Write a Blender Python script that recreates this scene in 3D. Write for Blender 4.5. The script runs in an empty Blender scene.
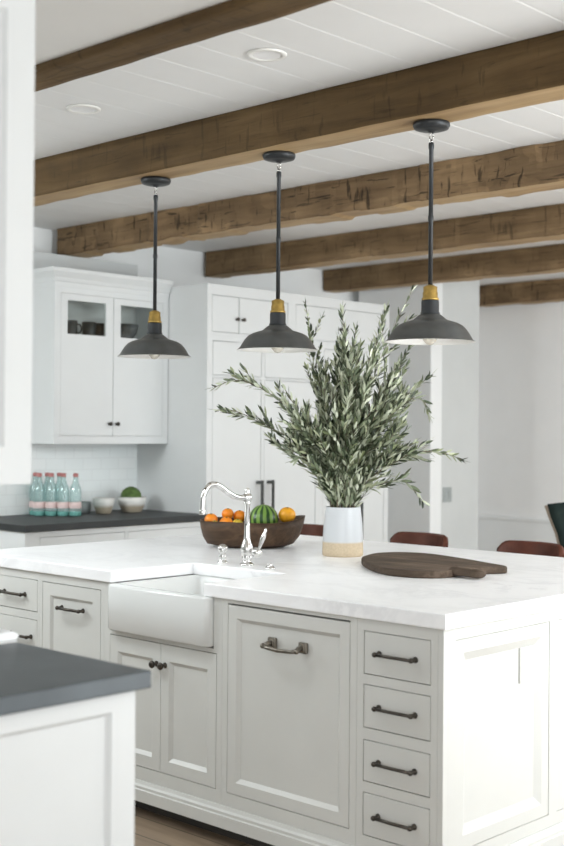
import bpy, bmesh, math, random
from mathutils import Vector, Matrix, noise
rnd = random.Random(11)
col = bpy.context.scene.collection
PI = math.pi

# ------------------------------------------------------------------ materials
def new_mat(name):
    m = bpy.data.materials.new(name); m.use_nodes = True
    nt = m.node_tree; nt.nodes.clear()
    out = nt.nodes.new('ShaderNodeOutputMaterial'); b = nt.nodes.new('ShaderNodeBsdfPrincipled')
    nt.links.new(b.outputs[0], out.inputs[0])
    return m, nt, b
def ramp(nt, stops):
    r = nt.nodes.new('ShaderNodeValToRGB'); e = r.color_ramp.elements
    while len(e) < len(stops): e.new(0.5)
    for i, (p, c) in enumerate(stops):
        e[i].position = p; e[i].color = (c[0], c[1], c[2], 1)
    return r
def coords(nt, scale=(1, 1, 1), kind='Object'):
    t = nt.nodes.new('ShaderNodeTexCoord'); mp = nt.nodes.new('ShaderNodeMapping')
    mp.inputs['Scale'].default_value = scale
    nt.links.new(t.outputs[kind], mp.inputs[0]); return mp
def tex(nt, kind, vec, **kw):
    n = nt.nodes.new(kind)
    for k, v in kw.items(): n.inputs[k].default_value = v
    nt.links.new(vec.outputs[0], n.inputs['Vector']); return n
def bump(nt, b, src, strength, dist=0.01):
    bp = nt.nodes.new('ShaderNodeBump'); bp.inputs['Strength'].default_value = strength; bp.inputs['Distance'].default_value = dist
    nt.links.new(src, bp.inputs['Height']); nt.links.new(bp.outputs[0], b.inputs['Normal'])
def plain(name, c, rough=0.5, metal=0.0, var=0.04, nscale=6.0, spec=0.5, bmp=0.0):
    m, nt, b = new_mat(name)
    mp = coords(nt); n = tex(nt, 'ShaderNodeTexNoise', mp, Scale=nscale, Detail=3)
    lo = [max(0, x * (1 - var)) for x in c]; hi = [min(1, x * (1 + var)) for x in c]
    r = ramp(nt, [(0.3, lo), (0.7, hi)]); nt.links.new(n.outputs['Fac'], r.inputs[0])
    nt.links.new(r.outputs[0], b.inputs['Base Color'])
    b.inputs['Roughness'].default_value = rough; b.inputs['Metallic'].default_value = metal
    b.inputs['Specular IOR Level'].default_value = spec
    if bmp: bump(nt, b, n.outputs['Fac'], bmp)
    return m
def wood(name, dark, mid, light, axis='x', scale=1.0, rough=0.75, hewn=0.0, bmp=0.35):
    m, nt, b = new_mat(name)
    st = {'x': (0.7, 9, 9), 'y': (9, 0.7, 9), 'z': (9, 9, 0.7)}[axis]
    mp = coords(nt, tuple(s * scale for s in st))
    n1 = tex(nt, 'ShaderNodeTexNoise', mp, Scale=1.6, Detail=7, Roughness=0.62, Distortion=0.5)
    mp2 = coords(nt, (1, 1, 1)); n2 = tex(nt, 'ShaderNodeTexNoise', mp2, Scale=2.6 * scale, Detail=4)
    mx = nt.nodes.new('ShaderNodeMath'); mx.operation = 'MULTIPLY_ADD'; mx.inputs[1].default_value = 0.6; 
    nt.links.new(n1.outputs['Fac'], mx.inputs[0])
    m2 = nt.nodes.new('ShaderNodeMath'); m2.operation = 'MULTIPLY'; m2.inputs[1].default_value = 0.4
    nt.links.new(n2.outputs['Fac'], m2.inputs[0]); nt.links.new(m2.outputs[0], mx.inputs[2])
    r = ramp(nt, [(0.32, dark), (0.5, mid), (0.68, light)]); nt.links.new(mx.outputs[0], r.inputs[0])
    last = r.outputs[0]; hsrc = n1.outputs['Fac']
    if hewn > 0:
        def mul(last, src, stops, fac=1.0):
            rr = ramp(nt, stops); nt.links.new(src, rr.inputs[0])
            mm = nt.nodes.new('ShaderNodeMix'); mm.data_type = 'RGBA'; mm.blend_type = 'MULTIPLY'; mm.inputs['Factor'].default_value = fac
            nt.links.new(last, mm.inputs['A']); nt.links.new(rr.outputs[0], mm.inputs['B']); return mm.outputs['Result']
        # blocky adze facets
        mpf = coords(nt, (8.0, 11.0, 11.0)); v = nt.nodes.new('ShaderNodeTexVoronoi'); v.distance = 'CHEBYCHEV'; v.inputs['Scale'].default_value = 1.0
        nt.links.new(mpf.outputs[0], v.inputs['Vector']); sx = nt.nodes.new('ShaderNodeSeparateColor'); nt.links.new(v.outputs['Color'], sx.inputs[0])
        last = mul(last, sx.outputs[0], [(0.0, (1 - 0.38 * hewn,) * 3), (1.0, (1, 1, 1))])
        # short upright score marks
        mpv = coords(nt, (34, 12, 6)); nv = tex(nt, 'ShaderNodeTexNoise', mpv, Scale=1.0, Detail=3, Distortion=0.3)
        last = mul(last, nv.outputs['Fac'], [(0.33, (1 - 0.85 * hewn,) * 3), (0.40, (1, 1, 1))])
        # lengthwise checks
        mph = coords(nt, (4.5, 48, 48)); nh = tex(nt, 'ShaderNodeTexNoise', mph, Scale=1.0, Detail=4, Distortion=0.8)
        last = mul(last, nh.outputs['Fac'], [(0.33, (1 - 0.85 * hewn,) * 3), (0.40, (1, 1, 1))])
    nt.links.new(last, b.inputs['Base Color']); b.inputs['Roughness'].default_value = rough
    b.inputs['Specular IOR Level'].default_value = 0.25
    bump(nt, b, hsrc, bmp, 0.02)
    return m
def marble(name):
    m, nt, b = new_mat(name)
    mp = coords(nt, (1, 1.6, 1)); n = tex(nt, 'ShaderNodeTexNoise', mp, Scale=2.2, Detail=9, Roughness=0.65, Distortion=1.2)
    r = ramp(nt, [(0.44, (0.92, 0.92, 0.93)), (0.50, (0.70, 0.70, 0.72)), (0.56, (0.92, 0.92, 0.93))])
    nt.links.new(n.outputs['Fac'], r.inputs[0])
    n2 = tex(nt, 'ShaderNodeTexNoise', mp, Scale=1.3, Detail=4)
    r2 = ramp(nt, [(0.35, (0, 0, 0)), (0.75, (0.8, 0.8, 0.8))]); nt.links.new(n2.outputs['Fac'], r2.inputs[0])
    mm = nt.nodes.new('ShaderNodeMix'); mm.data_type = 'RGBA'
    mm.inputs['A'].default_value = (0.92, 0.92, 0.93, 1)
    nt.links.new(r2.outputs[0], mm.inputs['Factor']); nt.links.new(r.outputs[0], mm.inputs['B'])
    nt.links.new(mm.outputs['Result'], b.inputs['Base Color']); b.inputs['Roughness'].default_value = 0.28
    return m
def glass(name, c=(1, 1, 1), rough=0.0):
    m, nt, b = new_mat(name)
    mp = coords(nt); n = tex(nt, 'ShaderNodeTexNoise', mp, Scale=5)
    r = ramp(nt, [(0, c), (1, [x * 0.97 for x in c])]); nt.links.new(n.outputs['Fac'], r.inputs[0]); nt.links.new(r.outputs[0], b.inputs['Base Color'])
    b.inputs['Transmission Weight'].default_value = 1; b.inputs['Roughness'].default_value = rough; b.inputs['IOR'].default_value = 1.45
    return m
def thin_glass(name, tint, gloss=0.07, body=0.0, bodycol=(1, 1, 1)):
    m = bpy.data.materials.new(name); m.use_nodes = True; nt = m.node_tree; nt.nodes.clear()
    out = nt.nodes.new('ShaderNodeOutputMaterial'); tr = nt.nodes.new('ShaderNodeBsdfTransparent'); gl = nt.nodes.new('ShaderNodeBsdfGlossy'); df = nt.nodes.new('ShaderNodeBsdfDiffuse')
    mp = coords(nt); n = tex(nt, 'ShaderNodeTexNoise', mp, Scale=4); r = ramp(nt, [(0.2, tint), (0.8, [c * 0.97 for c in tint])]); nt.links.new(n.outputs['Fac'], r.inputs[0]); nt.links.new(r.outputs[0], tr.inputs[0])
    gl.inputs['Roughness'].default_value = 0.03; df.inputs[0].default_value = (*bodycol, 1)
    fz = nt.nodes.new('ShaderNodeLayerWeight'); fz.inputs[0].default_value = 0.25
    m1 = nt.nodes.new('ShaderNodeMixShader'); m1.inputs[0].default_value = body; nt.links.new(tr.outputs[0], m1.inputs[1]); nt.links.new(df.outputs[0], m1.inputs[2])
    mt = nt.nodes.new('ShaderNodeMath'); mt.operation = 'MULTIPLY_ADD'; mt.inputs[1].default_value = 0.35; mt.inputs[2].default_value = gloss; nt.links.new(fz.outputs['Fresnel'], mt.inputs[0])
    m2 = nt.nodes.new('ShaderNodeMixShader'); nt.links.new(mt.outputs[0], m2.inputs[0]); nt.links.new(m1.outputs[0], m2.inputs[1]); nt.links.new(gl.outputs[0], m2.inputs[2]); nt.links.new(m2.outputs[0], out.inputs[0])
    return m
def floor_mat():
    m, nt, b = new_mat('oak_floor')
    mp = coords(nt, (1, 1, 1)); br = tex(nt, 'ShaderNodeTexBrick', mp, Scale=1.0)
    br.inputs['Brick Width'].default_value = 1.8; br.inputs['Row Height'].default_value = 0.14; br.inputs['Mortar Size'].default_value = 0.004
    br.inputs['Color1'].default_value = (0.36, 0.27, 0.19, 1); br.inputs['Color2'].default_value = (0.27, 0.2, 0.14, 1); br.inputs['Mortar'].default_value = (0.12, 0.09, 0.06, 1)
    mp2 = coords(nt, (1.2, 14, 1)); n = tex(nt, 'ShaderNodeTexNoise', mp2, Scale=2, Detail=6)
    r = ramp(nt, [(0.3, (0.75, 0.75, 0.75)), (0.7, (1.1, 1.1, 1.1))]); nt.links.new(n.outputs['Fac'], r.inputs[0])
    mm = nt.nodes.new('ShaderNodeMix'); mm.data_type = 'RGBA'; mm.blend_type = 'MULTIPLY'; mm.inputs['Factor'].default_value = 1
    nt.links.new(br.outputs['Color'], mm.inputs['A']); nt.links.new(r.outputs[0], mm.inputs['B']); nt.links.new(mm.outputs['Result'], b.inputs['Base Color'])
    b.inputs['Roughness'].default_value = 0.4
    return m
def tile_mat():
    m, nt, b = new_mat('backsplash_tile')
    t = nt.nodes.new('ShaderNodeTexCoord'); sp = nt.nodes.new('ShaderNodeSeparateXYZ'); cb = nt.nodes.new('ShaderNodeCombineXYZ')
    nt.links.new(t.outputs['Object'], sp.inputs[0]); nt.links.new(sp.outputs['Y'], cb.inputs['X']); nt.links.new(sp.outputs['Z'], cb.inputs['Y'])
    br = tex(nt, 'ShaderNodeTexBrick', cb, Scale=1.0)
    br.inputs['Brick Width'].default_value = 0.15; br.inputs['Row Height'].default_value = 0.075; br.inputs['Mortar Size'].default_value = 0.003
    br.inputs['Color1'].default_value = (0.86, 0.89, 0.89, 1); br.inputs['Color2'].default_value = (0.83, 0.87, 0.87, 1); br.inputs['Mortar'].default_value = (0.78, 0.81, 0.81, 1)
    nt.links.new(br.outputs['Color'], b.inputs['Base Color']); b.inputs['Roughness'].default_value = 0.2
    return m
def leaf_mat():
    m, nt, b = new_mat('olive_leaf')
    g = nt.nodes.new('ShaderNodeNewGeometry')
    top = ramp(nt, [(0.0, (0.018, 0.028, 0.012)), (0.48, (0.05, 0.07, 0.03)), (0.62, (0.20, 0.24, 0.115)), (1.0, (0.56, 0.59, 0.40))])
    und = ramp(nt, [(0.0, (0.06, 0.08, 0.045)), (0.4, (0.20, 0.24, 0.145)), (0.6, (0.48, 0.52, 0.38)), (1.0, (0.72, 0.75, 0.60))])
    nt.links.new(g.outputs['Random Per Island'], top.inputs[0]); nt.links.new(g.outputs['Random Per Island'], und.inputs[0])
    mm = nt.nodes.new('ShaderNodeMix'); mm.data_type = 'RGBA'
    nt.links.new(g.outputs['Backfacing'], mm.inputs['Factor']); nt.links.new(top.outputs[0], mm.inputs['A']); nt.links.new(und.outputs[0], mm.inputs['B'])
    nt.links.new(mm.outputs['Result'], b.inputs['Base Color']); b.inputs['Roughness'].default_value = 0.45
    return m
def melon_mat():
    m, nt, b = new_mat('watermelon_rind')
    t = nt.nodes.new('ShaderNodeTexCoord'); sp = nt.nodes.new('ShaderNodeSeparateXYZ'); nt.links.new(t.outputs['Object'], sp.inputs[0])
    at = nt.nodes.new('ShaderNodeMath'); at.operation = 'ARCTAN2'; nt.links.new(sp.outputs['Y'], at.inputs[0]); nt.links.new(sp.outputs['X'], at.inputs[1])
    n = nt.nodes.new('ShaderNodeTexNoise'); n.inputs['Scale'].default_value = 22; n.inputs['Detail'].default_value = 4; nt.links.new(t.outputs['Object'], n.inputs['Vector'])
    a = nt.nodes.new('ShaderNodeMath'); a.operation = 'MULTIPLY_ADD'; a.inputs[1].default_value = 13; nt.links.new(at.outputs[0], a.inputs[0])
    k = nt.nodes.new('ShaderNodeMath'); k.operation = 'MULTIPLY'; k.inputs[1].default_value = 2.4; nt.links.new(n.outputs['Fac'], k.inputs[0]); nt.links.new(k.outputs[0], a.inputs[2])
    s = nt.nodes.new('ShaderNodeMath'); s.operation = 'SINE'; nt.links.new(a.outputs[0], s.inputs[0])
    h = nt.nodes.new('ShaderNodeMath'); h.operation = 'MULTIPLY_ADD'; h.inputs[1].default_value = 0.5; h.inputs[2].default_value = 0.5; nt.links.new(s.outputs[0], h.inputs[0])
    r = ramp(nt, [(0.42, (0.22, 0.38, 0.075)), (0.62, (0.02, 0.07, 0.015))]); nt.links.new(h.outputs[0], r.inputs[0]); nt.links.new(r.outputs[0], b.inputs['Base Color'])
    b.inputs['Roughness'].default_value = 0.35
    return m
def two_tone(name, lo, hi, z, soft=0.004, rough=0.3):
    m, nt, b = new_mat(name)
    t = nt.nodes.new('ShaderNodeTexCoord'); sp = nt.nodes.new('ShaderNodeSeparateXYZ'); nt.links.new(t.outputs['Object'], sp.inputs[0])
    mr = nt.nodes.new('ShaderNodeMapRange'); mr.inputs['From Min'].default_value = z - soft; mr.inputs['From Max'].default_value = z + soft
    nt.links.new(sp.outputs['Z'], mr.inputs['Value'])
    n = nt.nodes.new('ShaderNodeTexNoise'); n.inputs['Scale'].default_value = 120; nt.links.new(t.outputs['Object'], n.inputs['Vector'])
    rl = ramp(nt, [(0.3, [c * 0.85 for c in lo]), (0.7, lo)]); nt.links.new(n.outputs['Fac'], rl.inputs[0])
    mm = nt.nodes.new('ShaderNodeMix'); mm.data_type = 'RGBA'; mm.inputs['B'].default_value = (*hi, 1)
    nt.links.new(rl.outputs[0], mm.inputs['A']); nt.links.new(mr.outputs[0], mm.inputs['Factor'])
    nt.links.new(mm.outputs['Result'], b.inputs['Base Color'])
    rg = nt.nodes.new('ShaderNodeMapRange'); rg.inputs['To Min'].default_value = 0.8; rg.inputs['To Max'].default_value = rough
    nt.links.new(mr.outputs[0], rg.inputs['Value']); nt.links.new(rg.outputs[0], b.inputs['Roughness'])
    return m

M = dict(
    greige=plain('greige_cabinet_paint', (0.615, 0.615, 0.59), 0.42, var=0.015),
    white=plain('white_cabinet_paint', (0.70, 0.715, 0.715), 0.4, var=0.01),
    wall=plain('pale_wall_paint', (0.60, 0.615, 0.61), 0.8, var=0.015),
    wallwarm=plain('soffit_plaster', (0.70, 0.69, 0.67), 0.85, var=0.03, nscale=2),
    wallgrey=plain('grey_wall_paint', (0.87, 0.865, 0.86), 0.8, var=0.01),
    ceil=plain('ceiling_paint', (0.78, 0.78, 0.775), 0.65, var=0.01),
    bright=plain('bright_wall_paint', (0.93, 0.94, 0.935), 0.8, var=0.01),
    trim=plain('white_trim_paint', (0.84, 0.85, 0.85), 0.45, var=0.01),
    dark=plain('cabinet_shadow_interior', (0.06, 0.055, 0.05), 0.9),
    stone=plain('soapstone', (0.075, 0.092, 0.105), 0.38, var=0.22, nscale=5),
    stoneblk=plain('black_stone', (0.018, 0.021, 0.022), 0.5, var=0.2),
    marble=marble('white_marble'),
    clay=plain('white_fireclay', (0.72, 0.73, 0.72), 0.12, var=0.005),
    bronze=plain('dark_bronze', (0.085, 0.075, 0.065), 0.32, 1.0, var=0.25, nscale=40),
    pewter=plain('aged_pewter', (0.22, 0.20, 0.17), 0.3, 1.0, var=0.2, nscale=40),
    chrome=plain('polished_nickel', (0.70, 0.69, 0.675), 0.06, 1.0, var=0.01),
    iron=plain('charcoal_metal', (0.075, 0.078, 0.076), 0.42, 0.3, var=0.15, nscale=20),
    irondark=plain('black_metal', (0.028, 0.031, 0.034), 0.4, 0.3, var=0.15, nscale=20),
    brass=plain('aged_brass', (0.45, 0.30, 0.085), 0.42, 0.75, var=0.2, nscale=60),
    enamel=plain('white_enamel', (0.86, 0.85, 0.82), 0.3, var=0.01),
    beam=wood('reclaimed_beam', (0.062, 0.036, 0.014), (0.112, 0.068, 0.027), (0.17, 0.108, 0.048), hewn=0.35),
    beammid=wood('reclaimed_beam_mid', (0.10, 0.062, 0.03), (0.19, 0.122, 0.062), (0.29, 0.195, 0.105), hewn=0.45),
    under=wood('bounce_lit_beam_underside', (0.24, 0.15, 0.075), (0.38, 0.26, 0.135), (0.50, 0.36, 0.20), rough=0.6, bmp=0.2),  # lighter wood tone paints bounce light onto the beam bottoms
    hewn=wood('hewn_beam', (0.11, 0.067, 0.033), (0.215, 0.138, 0.072), (0.34, 0.225, 0.12), hewn=0.85, bmp=0.6),
    bowl=wood('dark_bowl_wood', (0.028, 0.017, 0.010), (0.065, 0.038, 0.022), (0.12, 0.07, 0.04), scale=2.5, rough=0.5, bmp=0.2),
    board=wood('weathered_board_wood', (0.035, 0.024, 0.017), (0.085, 0.06, 0.042), (0.16, 0.115, 0.085), scale=2.2, rough=0.7, bmp=0.5),
    leather=plain('brown_leather', (0.085, 0.027, 0.016), 0.5, var=0.25, nscale=14, spec=0.25),
    legwood=wood('stool_wood', (0.06, 0.03, 0.016), (0.12, 0.06, 0.03), (0.2, 0.11, 0.06), axis='z', rough=0.45, bmp=0.1),
    palewood=wood('pale_chair_wood', (0.36, 0.29, 0.22), (0.45, 0.37, 0.29), (0.55, 0.46, 0.37), axis='z', rough=0.5, bmp=0.1),
    velvet=plain('black_green_upholstery', (0.012, 0.02, 0.018), 0.85, var=0.2, spec=0.15),
    tanger=plain('tangerine_peel', (0.86, 0.26, 0.012), 0.4, var=0.12, nscale=30, bmp=0.1),
    orange=plain('golden_orange_peel', (0.88, 0.40, 0.02), 0.4, var=0.08, nscale=30, bmp=0.1),
    kumq=plain('yellow_green_peel', (0.62, 0.42, 0.04), 0.4, var=0.3, nscale=18, bmp=0.1),
    melon=melon_mat(), leaf=leaf_mat(),
    bark=plain('olive_stem', (0.17, 0.145, 0.10), 0.7, var=0.2, nscale=30),
    vase=two_tone('glazed_stoneware', (0.58, 0.47, 0.33), (0.55, 0.565, 0.585), 0.062),
    bowlst=two_tone('banded_stoneware', (0.42, 0.36, 0.27), (0.68, 0.67, 0.64), 0.048, 0.01),
    moss=plain('artichoke_green', (0.075, 0.13, 0.03), 0.8, var=0.4, nscale=40, bmp=0.4),
    bottle=thin_glass('pale_teal_glass', (0.80, 0.93, 0.92), 0.09, 0.25, (0.70, 0.83, 0.82)), bottlebase=plain('green_glass_foot', (0.16, 0.40, 0.36), 0.2),
    label=plain('pink_paper_label', (0.74, 0.58, 0.56), 0.7, var=0.2, nscale=30), cap=plain('red_cap', (0.45, 0.17, 0.16), 0.5),
    pane=thin_glass('clear_pane', (0.97, 0.99, 0.98), 0.03), bulb=thin_glass('bulb_glass', (1, 0.98, 0.93), 0.08, 0.35, (0.9, 0.86, 0.76)),
    black=plain('black_stoneware', (0.03, 0.034, 0.036), 0.45, var=0.2), towel=plain('white_linen', (0.86, 0.87, 0.88), 0.9, var=0.02, nscale=50),
    grey=plain('grey_stoneware', (0.34, 0.37, 0.37), 0.5, var=0.1), plastic=plain('white_plastic', (0.84, 0.84, 0.84), 0.35, var=0.005),
    floor=floor_mat(), tile=tile_mat(),
)

# ------------------------------------------------------------------ mesh helpers
class MB:
    def __init__(s): s.bm = bmesh.new()
    def _merge(s, t):
        me = bpy.data.meshes.new('tmp'); t.to_mesh(me); t.free(); s.bm.from_mesh(me); bpy.data.meshes.remove(me)
    def box(s, x0, x1, y0, y1, z0, z1, bev=0.0, seg=1):
        t = bmesh.new(); bmesh.ops.create_cube(t, size=1)
        for v in t.verts:
            v.co = Vector(((x0 + x1) / 2 + v.co.x * (x1 - x0), (y0 + y1) / 2 + v.co.y * (y1 - y0), (z0 + z1) / 2 + v.co.z * (z1 - z0)))
        if bev: bmesh.ops.bevel(t, geom=list(t.edges), offset=bev, segments=seg, affect='EDGES', profile=0.5)
        s._merge(t); return s
    def lathe(s, prof, c=(0, 0, 0), axis=(0, 0, 1), n=32, smooth=True):
        t = bmesh.new(); rings = []
        q = Vector((0, 0, 1)).rotation_difference(Vector(axis).normalized())
        for r, z in prof:
            if r < 1e-6: rings.append([t.verts.new(q @ Vector((0, 0, z)) + Vector(c))])
            else: rings.append([t.verts.new(q @ Vector((r * math.cos(2 * PI * i / n), r * math.sin(2 * PI * i / n), z)) + Vector(c)) for i in range(n)])
        for a, b in zip(rings, rings[1:]):
            for i in range(n):
                j = (i + 1) % n
                if len(a) == 1 and len(b) == 1: continue
                if len(a) == 1: f = t.faces.new((a[0], b[j], b[i]))
                elif len(b) == 1: f = t.faces.new((a[i], a[j], b[0]))
                else: f = t.faces.new((a[i], a[j], b[j], b[i]))
                f.smooth = smooth
        s._merge(t); return s
    def tube(s, pts, rad, n=10, cap=True):
        pts = [Vector(p) for p in pts]; t = bmesh.new(); rings = []
        if not isinstance(rad, (list, tuple)): rad = [rad] * len(pts)
        up = Vector((0.13, 0.21, 0.97)); prev = None
        for i, p in enumerate(pts):
            d = (pts[min(i + 1, len(pts) - 1)] - pts[max(i - 1, 0)]).normalized()
            if prev is None:
                a = d.cross(up)
                if a.length < 1e-3: a = d.cross(Vector((1, 0, 0)))
                a.normalize()
            else:
                a = prev - d * prev.dot(d); a.normalize()
            prev = a; b = d.cross(a)
            rings.append([t.verts.new(p + (a * math.cos(2 * PI * k / n) + b * math.sin(2 * PI * k / n)) * rad[i]) for k in range(n)])
        for a, b in zip(rings, rings[1:]):
            for k in range(n):
                f = t.faces.new((a[k], a[(k + 1) % n], b[(k + 1) % n], b[k])); f.smooth = True
        if cap: t.faces.new(rings[0][::-1]); t.faces.new(rings[-1])
        s._merge(t); return s
    def sphere(s, c, r, sc=(1, 1, 1), u=20, v=14):
        t = bmesh.new(); bmesh.ops.create_uvsphere(t, u_segments=u, v_segments=v, radius=r)
        for w in t.verts: w.co = Vector((w.co.x * sc[0] + c[0], w.co.y * sc[1] + c[1], w.co.z * sc[2] + c[2]))
        for f in t.faces: f.smooth = True
        s._merge(t); return s
    def poly(s, pts, z0, z1, bev=0.0, seg=2, smooth=False):
        t = bmesh.new(); vs = [t.verts.new((p[0], p[1], z0)) for p in pts]; f = t.faces.new(vs)
        r = bmesh.ops.extrude_face_region(t, geom=[f])
        for e in r['geom']:
            if isinstance(e, bmesh.types.BMVert): e.co.z = z1
        bmesh.ops.recalc_face_normals(t, faces=list(t.faces))
        if bev:
            ed = [e for e in t.edges if abs(e.verts[0].co.z - e.verts[1].co.z) < 1e-6]
            bmesh.ops.bevel(t, geom=ed, offset=bev, segments=seg, affect='EDGES', profile=0.5)
        if smooth:
            for f in t.faces: f.smooth = True
        s._merge(t); return s
    def grid(s, mp, us, vs, hole, n0, n1):
        """flat slab on a face with rectangular holes: mp(u,v,n)->xyz"""
        us = sorted(set(us)); vs = sorted(set(vs)); t = bmesh.new(); cache = {}
        def V(i, j, n):
            k = (i, j, n)
            if k not in cache: cache[k] = t.verts.new(mp(us[i], vs[j], n))
            return cache[k]
        nu, nv = len(us) - 1, len(vs) - 1
        def solid(i, j):
            if i < 0 or j < 0 or i >= nu or j >= nv: return False
            cu, cv = (us[i] + us[i + 1]) / 2, (vs[j] + vs[j + 1]) / 2
            return not any(h[0] < cu < h[1] and h[2] < cv < h[3] for h in hole)
        for i in range(nu):
            for j in range(nv):
                if not solid(i, j): continue
                t.faces.new((V(i, j, n1), V(i + 1, j, n1), V(i + 1, j + 1, n1), V(i, j + 1, n1)))
                t.faces.new((V(i, j, n0), V(i, j + 1, n0), V(i + 1, j + 1, n0), V(i + 1, j, n0)))
                for (di, dj, a, b) in ((-1, 0, (i, j), (i, j + 1)), (1, 0, (i + 1, j), (i + 1, j + 1)), (0, -1, (i, j), (i + 1, j)), (0, 1, (i, j + 1), (i + 1, j + 1))):
                    if not solid(i + di, j + dj):
                        t.faces.new((V(*a, n0), V(*b, n0), V(*b, n1), V(*a, n1)))
        bmesh.ops.recalc_face_normals(t, faces=list(t.faces)); s._merge(t); return s
    def frame(s, mp, u0, u1, v0, v1, holes, n0, n1):
        us = [u0, u1] + [h[0] for h in holes] + [h[1] for h in holes]; vs = [v0, v1] + [h[2] for h in holes] + [h[3] for h in holes]
        return s.grid(mp, us, vs, holes, n0, n1)
    def shaker(s, mp, u0, u1, v0, v1, st, ch=0.012, dep=0.010, th=0.02, top=None, bot=None, n1=0.0):
        """recessed-panel door whose front lies at n1"""
        top = top or st; bot = bot or st; t = bmesh.new()
        def R(a, b, c, d, n): return [t.verts.new(mp(*p, n)) for p in ((a, c), (b, c), (b, d), (a, d))]
        r0 = R(u0, u1, v0, v1, n1 - th); r1 = R(u0, u1, v0, v1, n1)
        r2 = R(u0 + st, u1 - st, v0 + bot, v1 - top, n1)
        r3 = R(u0 + st + ch, u1 - st - ch, v0 + bot + ch, v1 - top - ch, n1 - dep)
        for a, b in ((r0, r1), (r1, r2), (r2, r3)):
            for k in range(4): t.faces.new((a[k], a[(k + 1) % 4], b[(k + 1) % 4], b[k]))
        t.faces.new(r3); t.faces.new(r0[::-1])
        bmesh.ops.recalc_face_normals(t, faces=list(t.faces)); s._merge(t); return s
    def build(s, name, mat, parent=None):
        me = bpy.data.meshes.new(name); bm = s.bm
        if parent is not None:
            o = Vector(parent.get('_o', (0, 0, 0)))
            for v in bm.verts: v.co -= o
        bm.to_mesh(me); bm.free(); me.materials.append(mat)
        ob = bpy.data.objects.new(name, me); col.objects.link(ob)
        if parent is not None:
            ob.parent = parent; ob['_o'] = list(parent.get('_o', (0, 0, 0)))
        return ob
def tag(o, label=None, cat=None, group=None, kind=None):
    if label: o['label'] = label
    if cat: o['category'] = cat
    if group: o['group'] = group
    if kind: o['kind'] = kind
    return o
def thing(name, label, cat, loc=(0, 0, 0), group=None):
    o = bpy.data.objects.new(name, None); col.objects.link(o); o.location = loc; o['_o'] = list(loc); o.empty_display_size = 0.1
    return tag(o, label, cat, group)
def single(mb, name, mat, loc, label, cat, group=None):
    """a thing that is one mesh with its origin at loc"""
    for v in mb.bm.verts: v.co -= Vector(loc)
    o = mb.build(name, mat); o.location = loc; return tag(o, label, cat, group)
def struct(mb, name, mat):
    o = mb.build(name, mat); o['kind'] = 'structure'; return o
def copy_tree(o, parent=None):
    c = o.copy(); col.objects.link(c); c.parent = parent
    for ch in list(o.children): copy_tree(ch, c)
    return c
def FY(plane=0.0): return lambda u, v, n: (u, plane - n, v)        # a face looking to -Y
def FX(plane=0.0): return lambda u, v, n: (plane + n, u, v)        # a face looking to +X
fr = FY(0.0)

# ------------------------------------------------------------------ the room
struct(MB().box(-8, 6, -5.5, 8.2, -0.1, 0), 'floor', M['floor'])
# planked ceiling with V grooves running along Y
def plank_ceiling():
    mb = MB(); t = bmesh.new(); pitch = 0.213; x = -7.98 + (( -0.096 + 7.98) % pitch); xs = [(-8.0, 2.80)]
    while x < 5.4:
        xs += [(x - 0.0065, 2.80), (x, 2.8022), (x + 0.0065, 2.80)]; x += pitch
    xs.append((5.5, 2.80)); ring0 = [t.verts.new((a, -0.71, z)) for a, z in xs]; ring1 = [t.verts.new((a, 8.2, z)) for a, z in xs]
    for i in range(len(xs) - 1): t.faces.new((ring0[i], ring1[i], ring1[i + 1], ring0[i + 1]))
    top0 = [t.verts.new((a, y, 2.9)) for a, y in ((-8, -0.71), (5.5, -0.71), (5.5, 8.2), (-8, 8.2))]; t.faces.new(top0)
    mb._merge(t); return mb
struct(plank_ceiling(), 'ceiling', M['ceil'])
struct(MB().box(-8, 5.5, -5.5, -0.716, 2.643, 2.9), 'ceiling_soffit', M['wallwarm'])
struct(MB().box(-4.8, -4.62, -2.1, 7.2, 0, 2.80), 'wall_left', M['bright'])
struct(MB().box(-4.62, -4.43, -1.88, 2.488, 0, 2.61), 'wall_left_lower', M['wall'])
struct(MB().box(-4.4295, -4.42, 0.4, 2.49, 0.9205, 1.40), 'wall_backsplash', M['tile'])
struct(MB().box(-4.5, 0.0, -2.02, -1.88, 0, 2.6425), 'wall_front', M['wall'])
struct(MB().box(-4.62, 5.5, 6.56, 6.8, 0, 2.80), 'wall_back', M['wallgrey'])
struct(MB().box(-4.5, -3.74, 5.10, 5.62, 0, 2.80), 'wall_pier', M['wall'])
struct(MB().box(-4.5, -3.735, 4.95, 5.0995, 0, 2.80, 0.006), 'trim_1', M['trim'])
tr = MB(); tr.box(-4.6, 5.5, 6.54, 6.56, 0, 0.67); tr.box(-4.6, 5.5, 6.528, 6.56, 0.67, 0.71, 0.006); struct(tr, 'trim_2', M['trim'])
struct(MB().shaker(FX(-4.575), 4.40, 4.94, 0.0, 2.35, 0.11, th=0.04), 'door_1', M['bright'])

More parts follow.
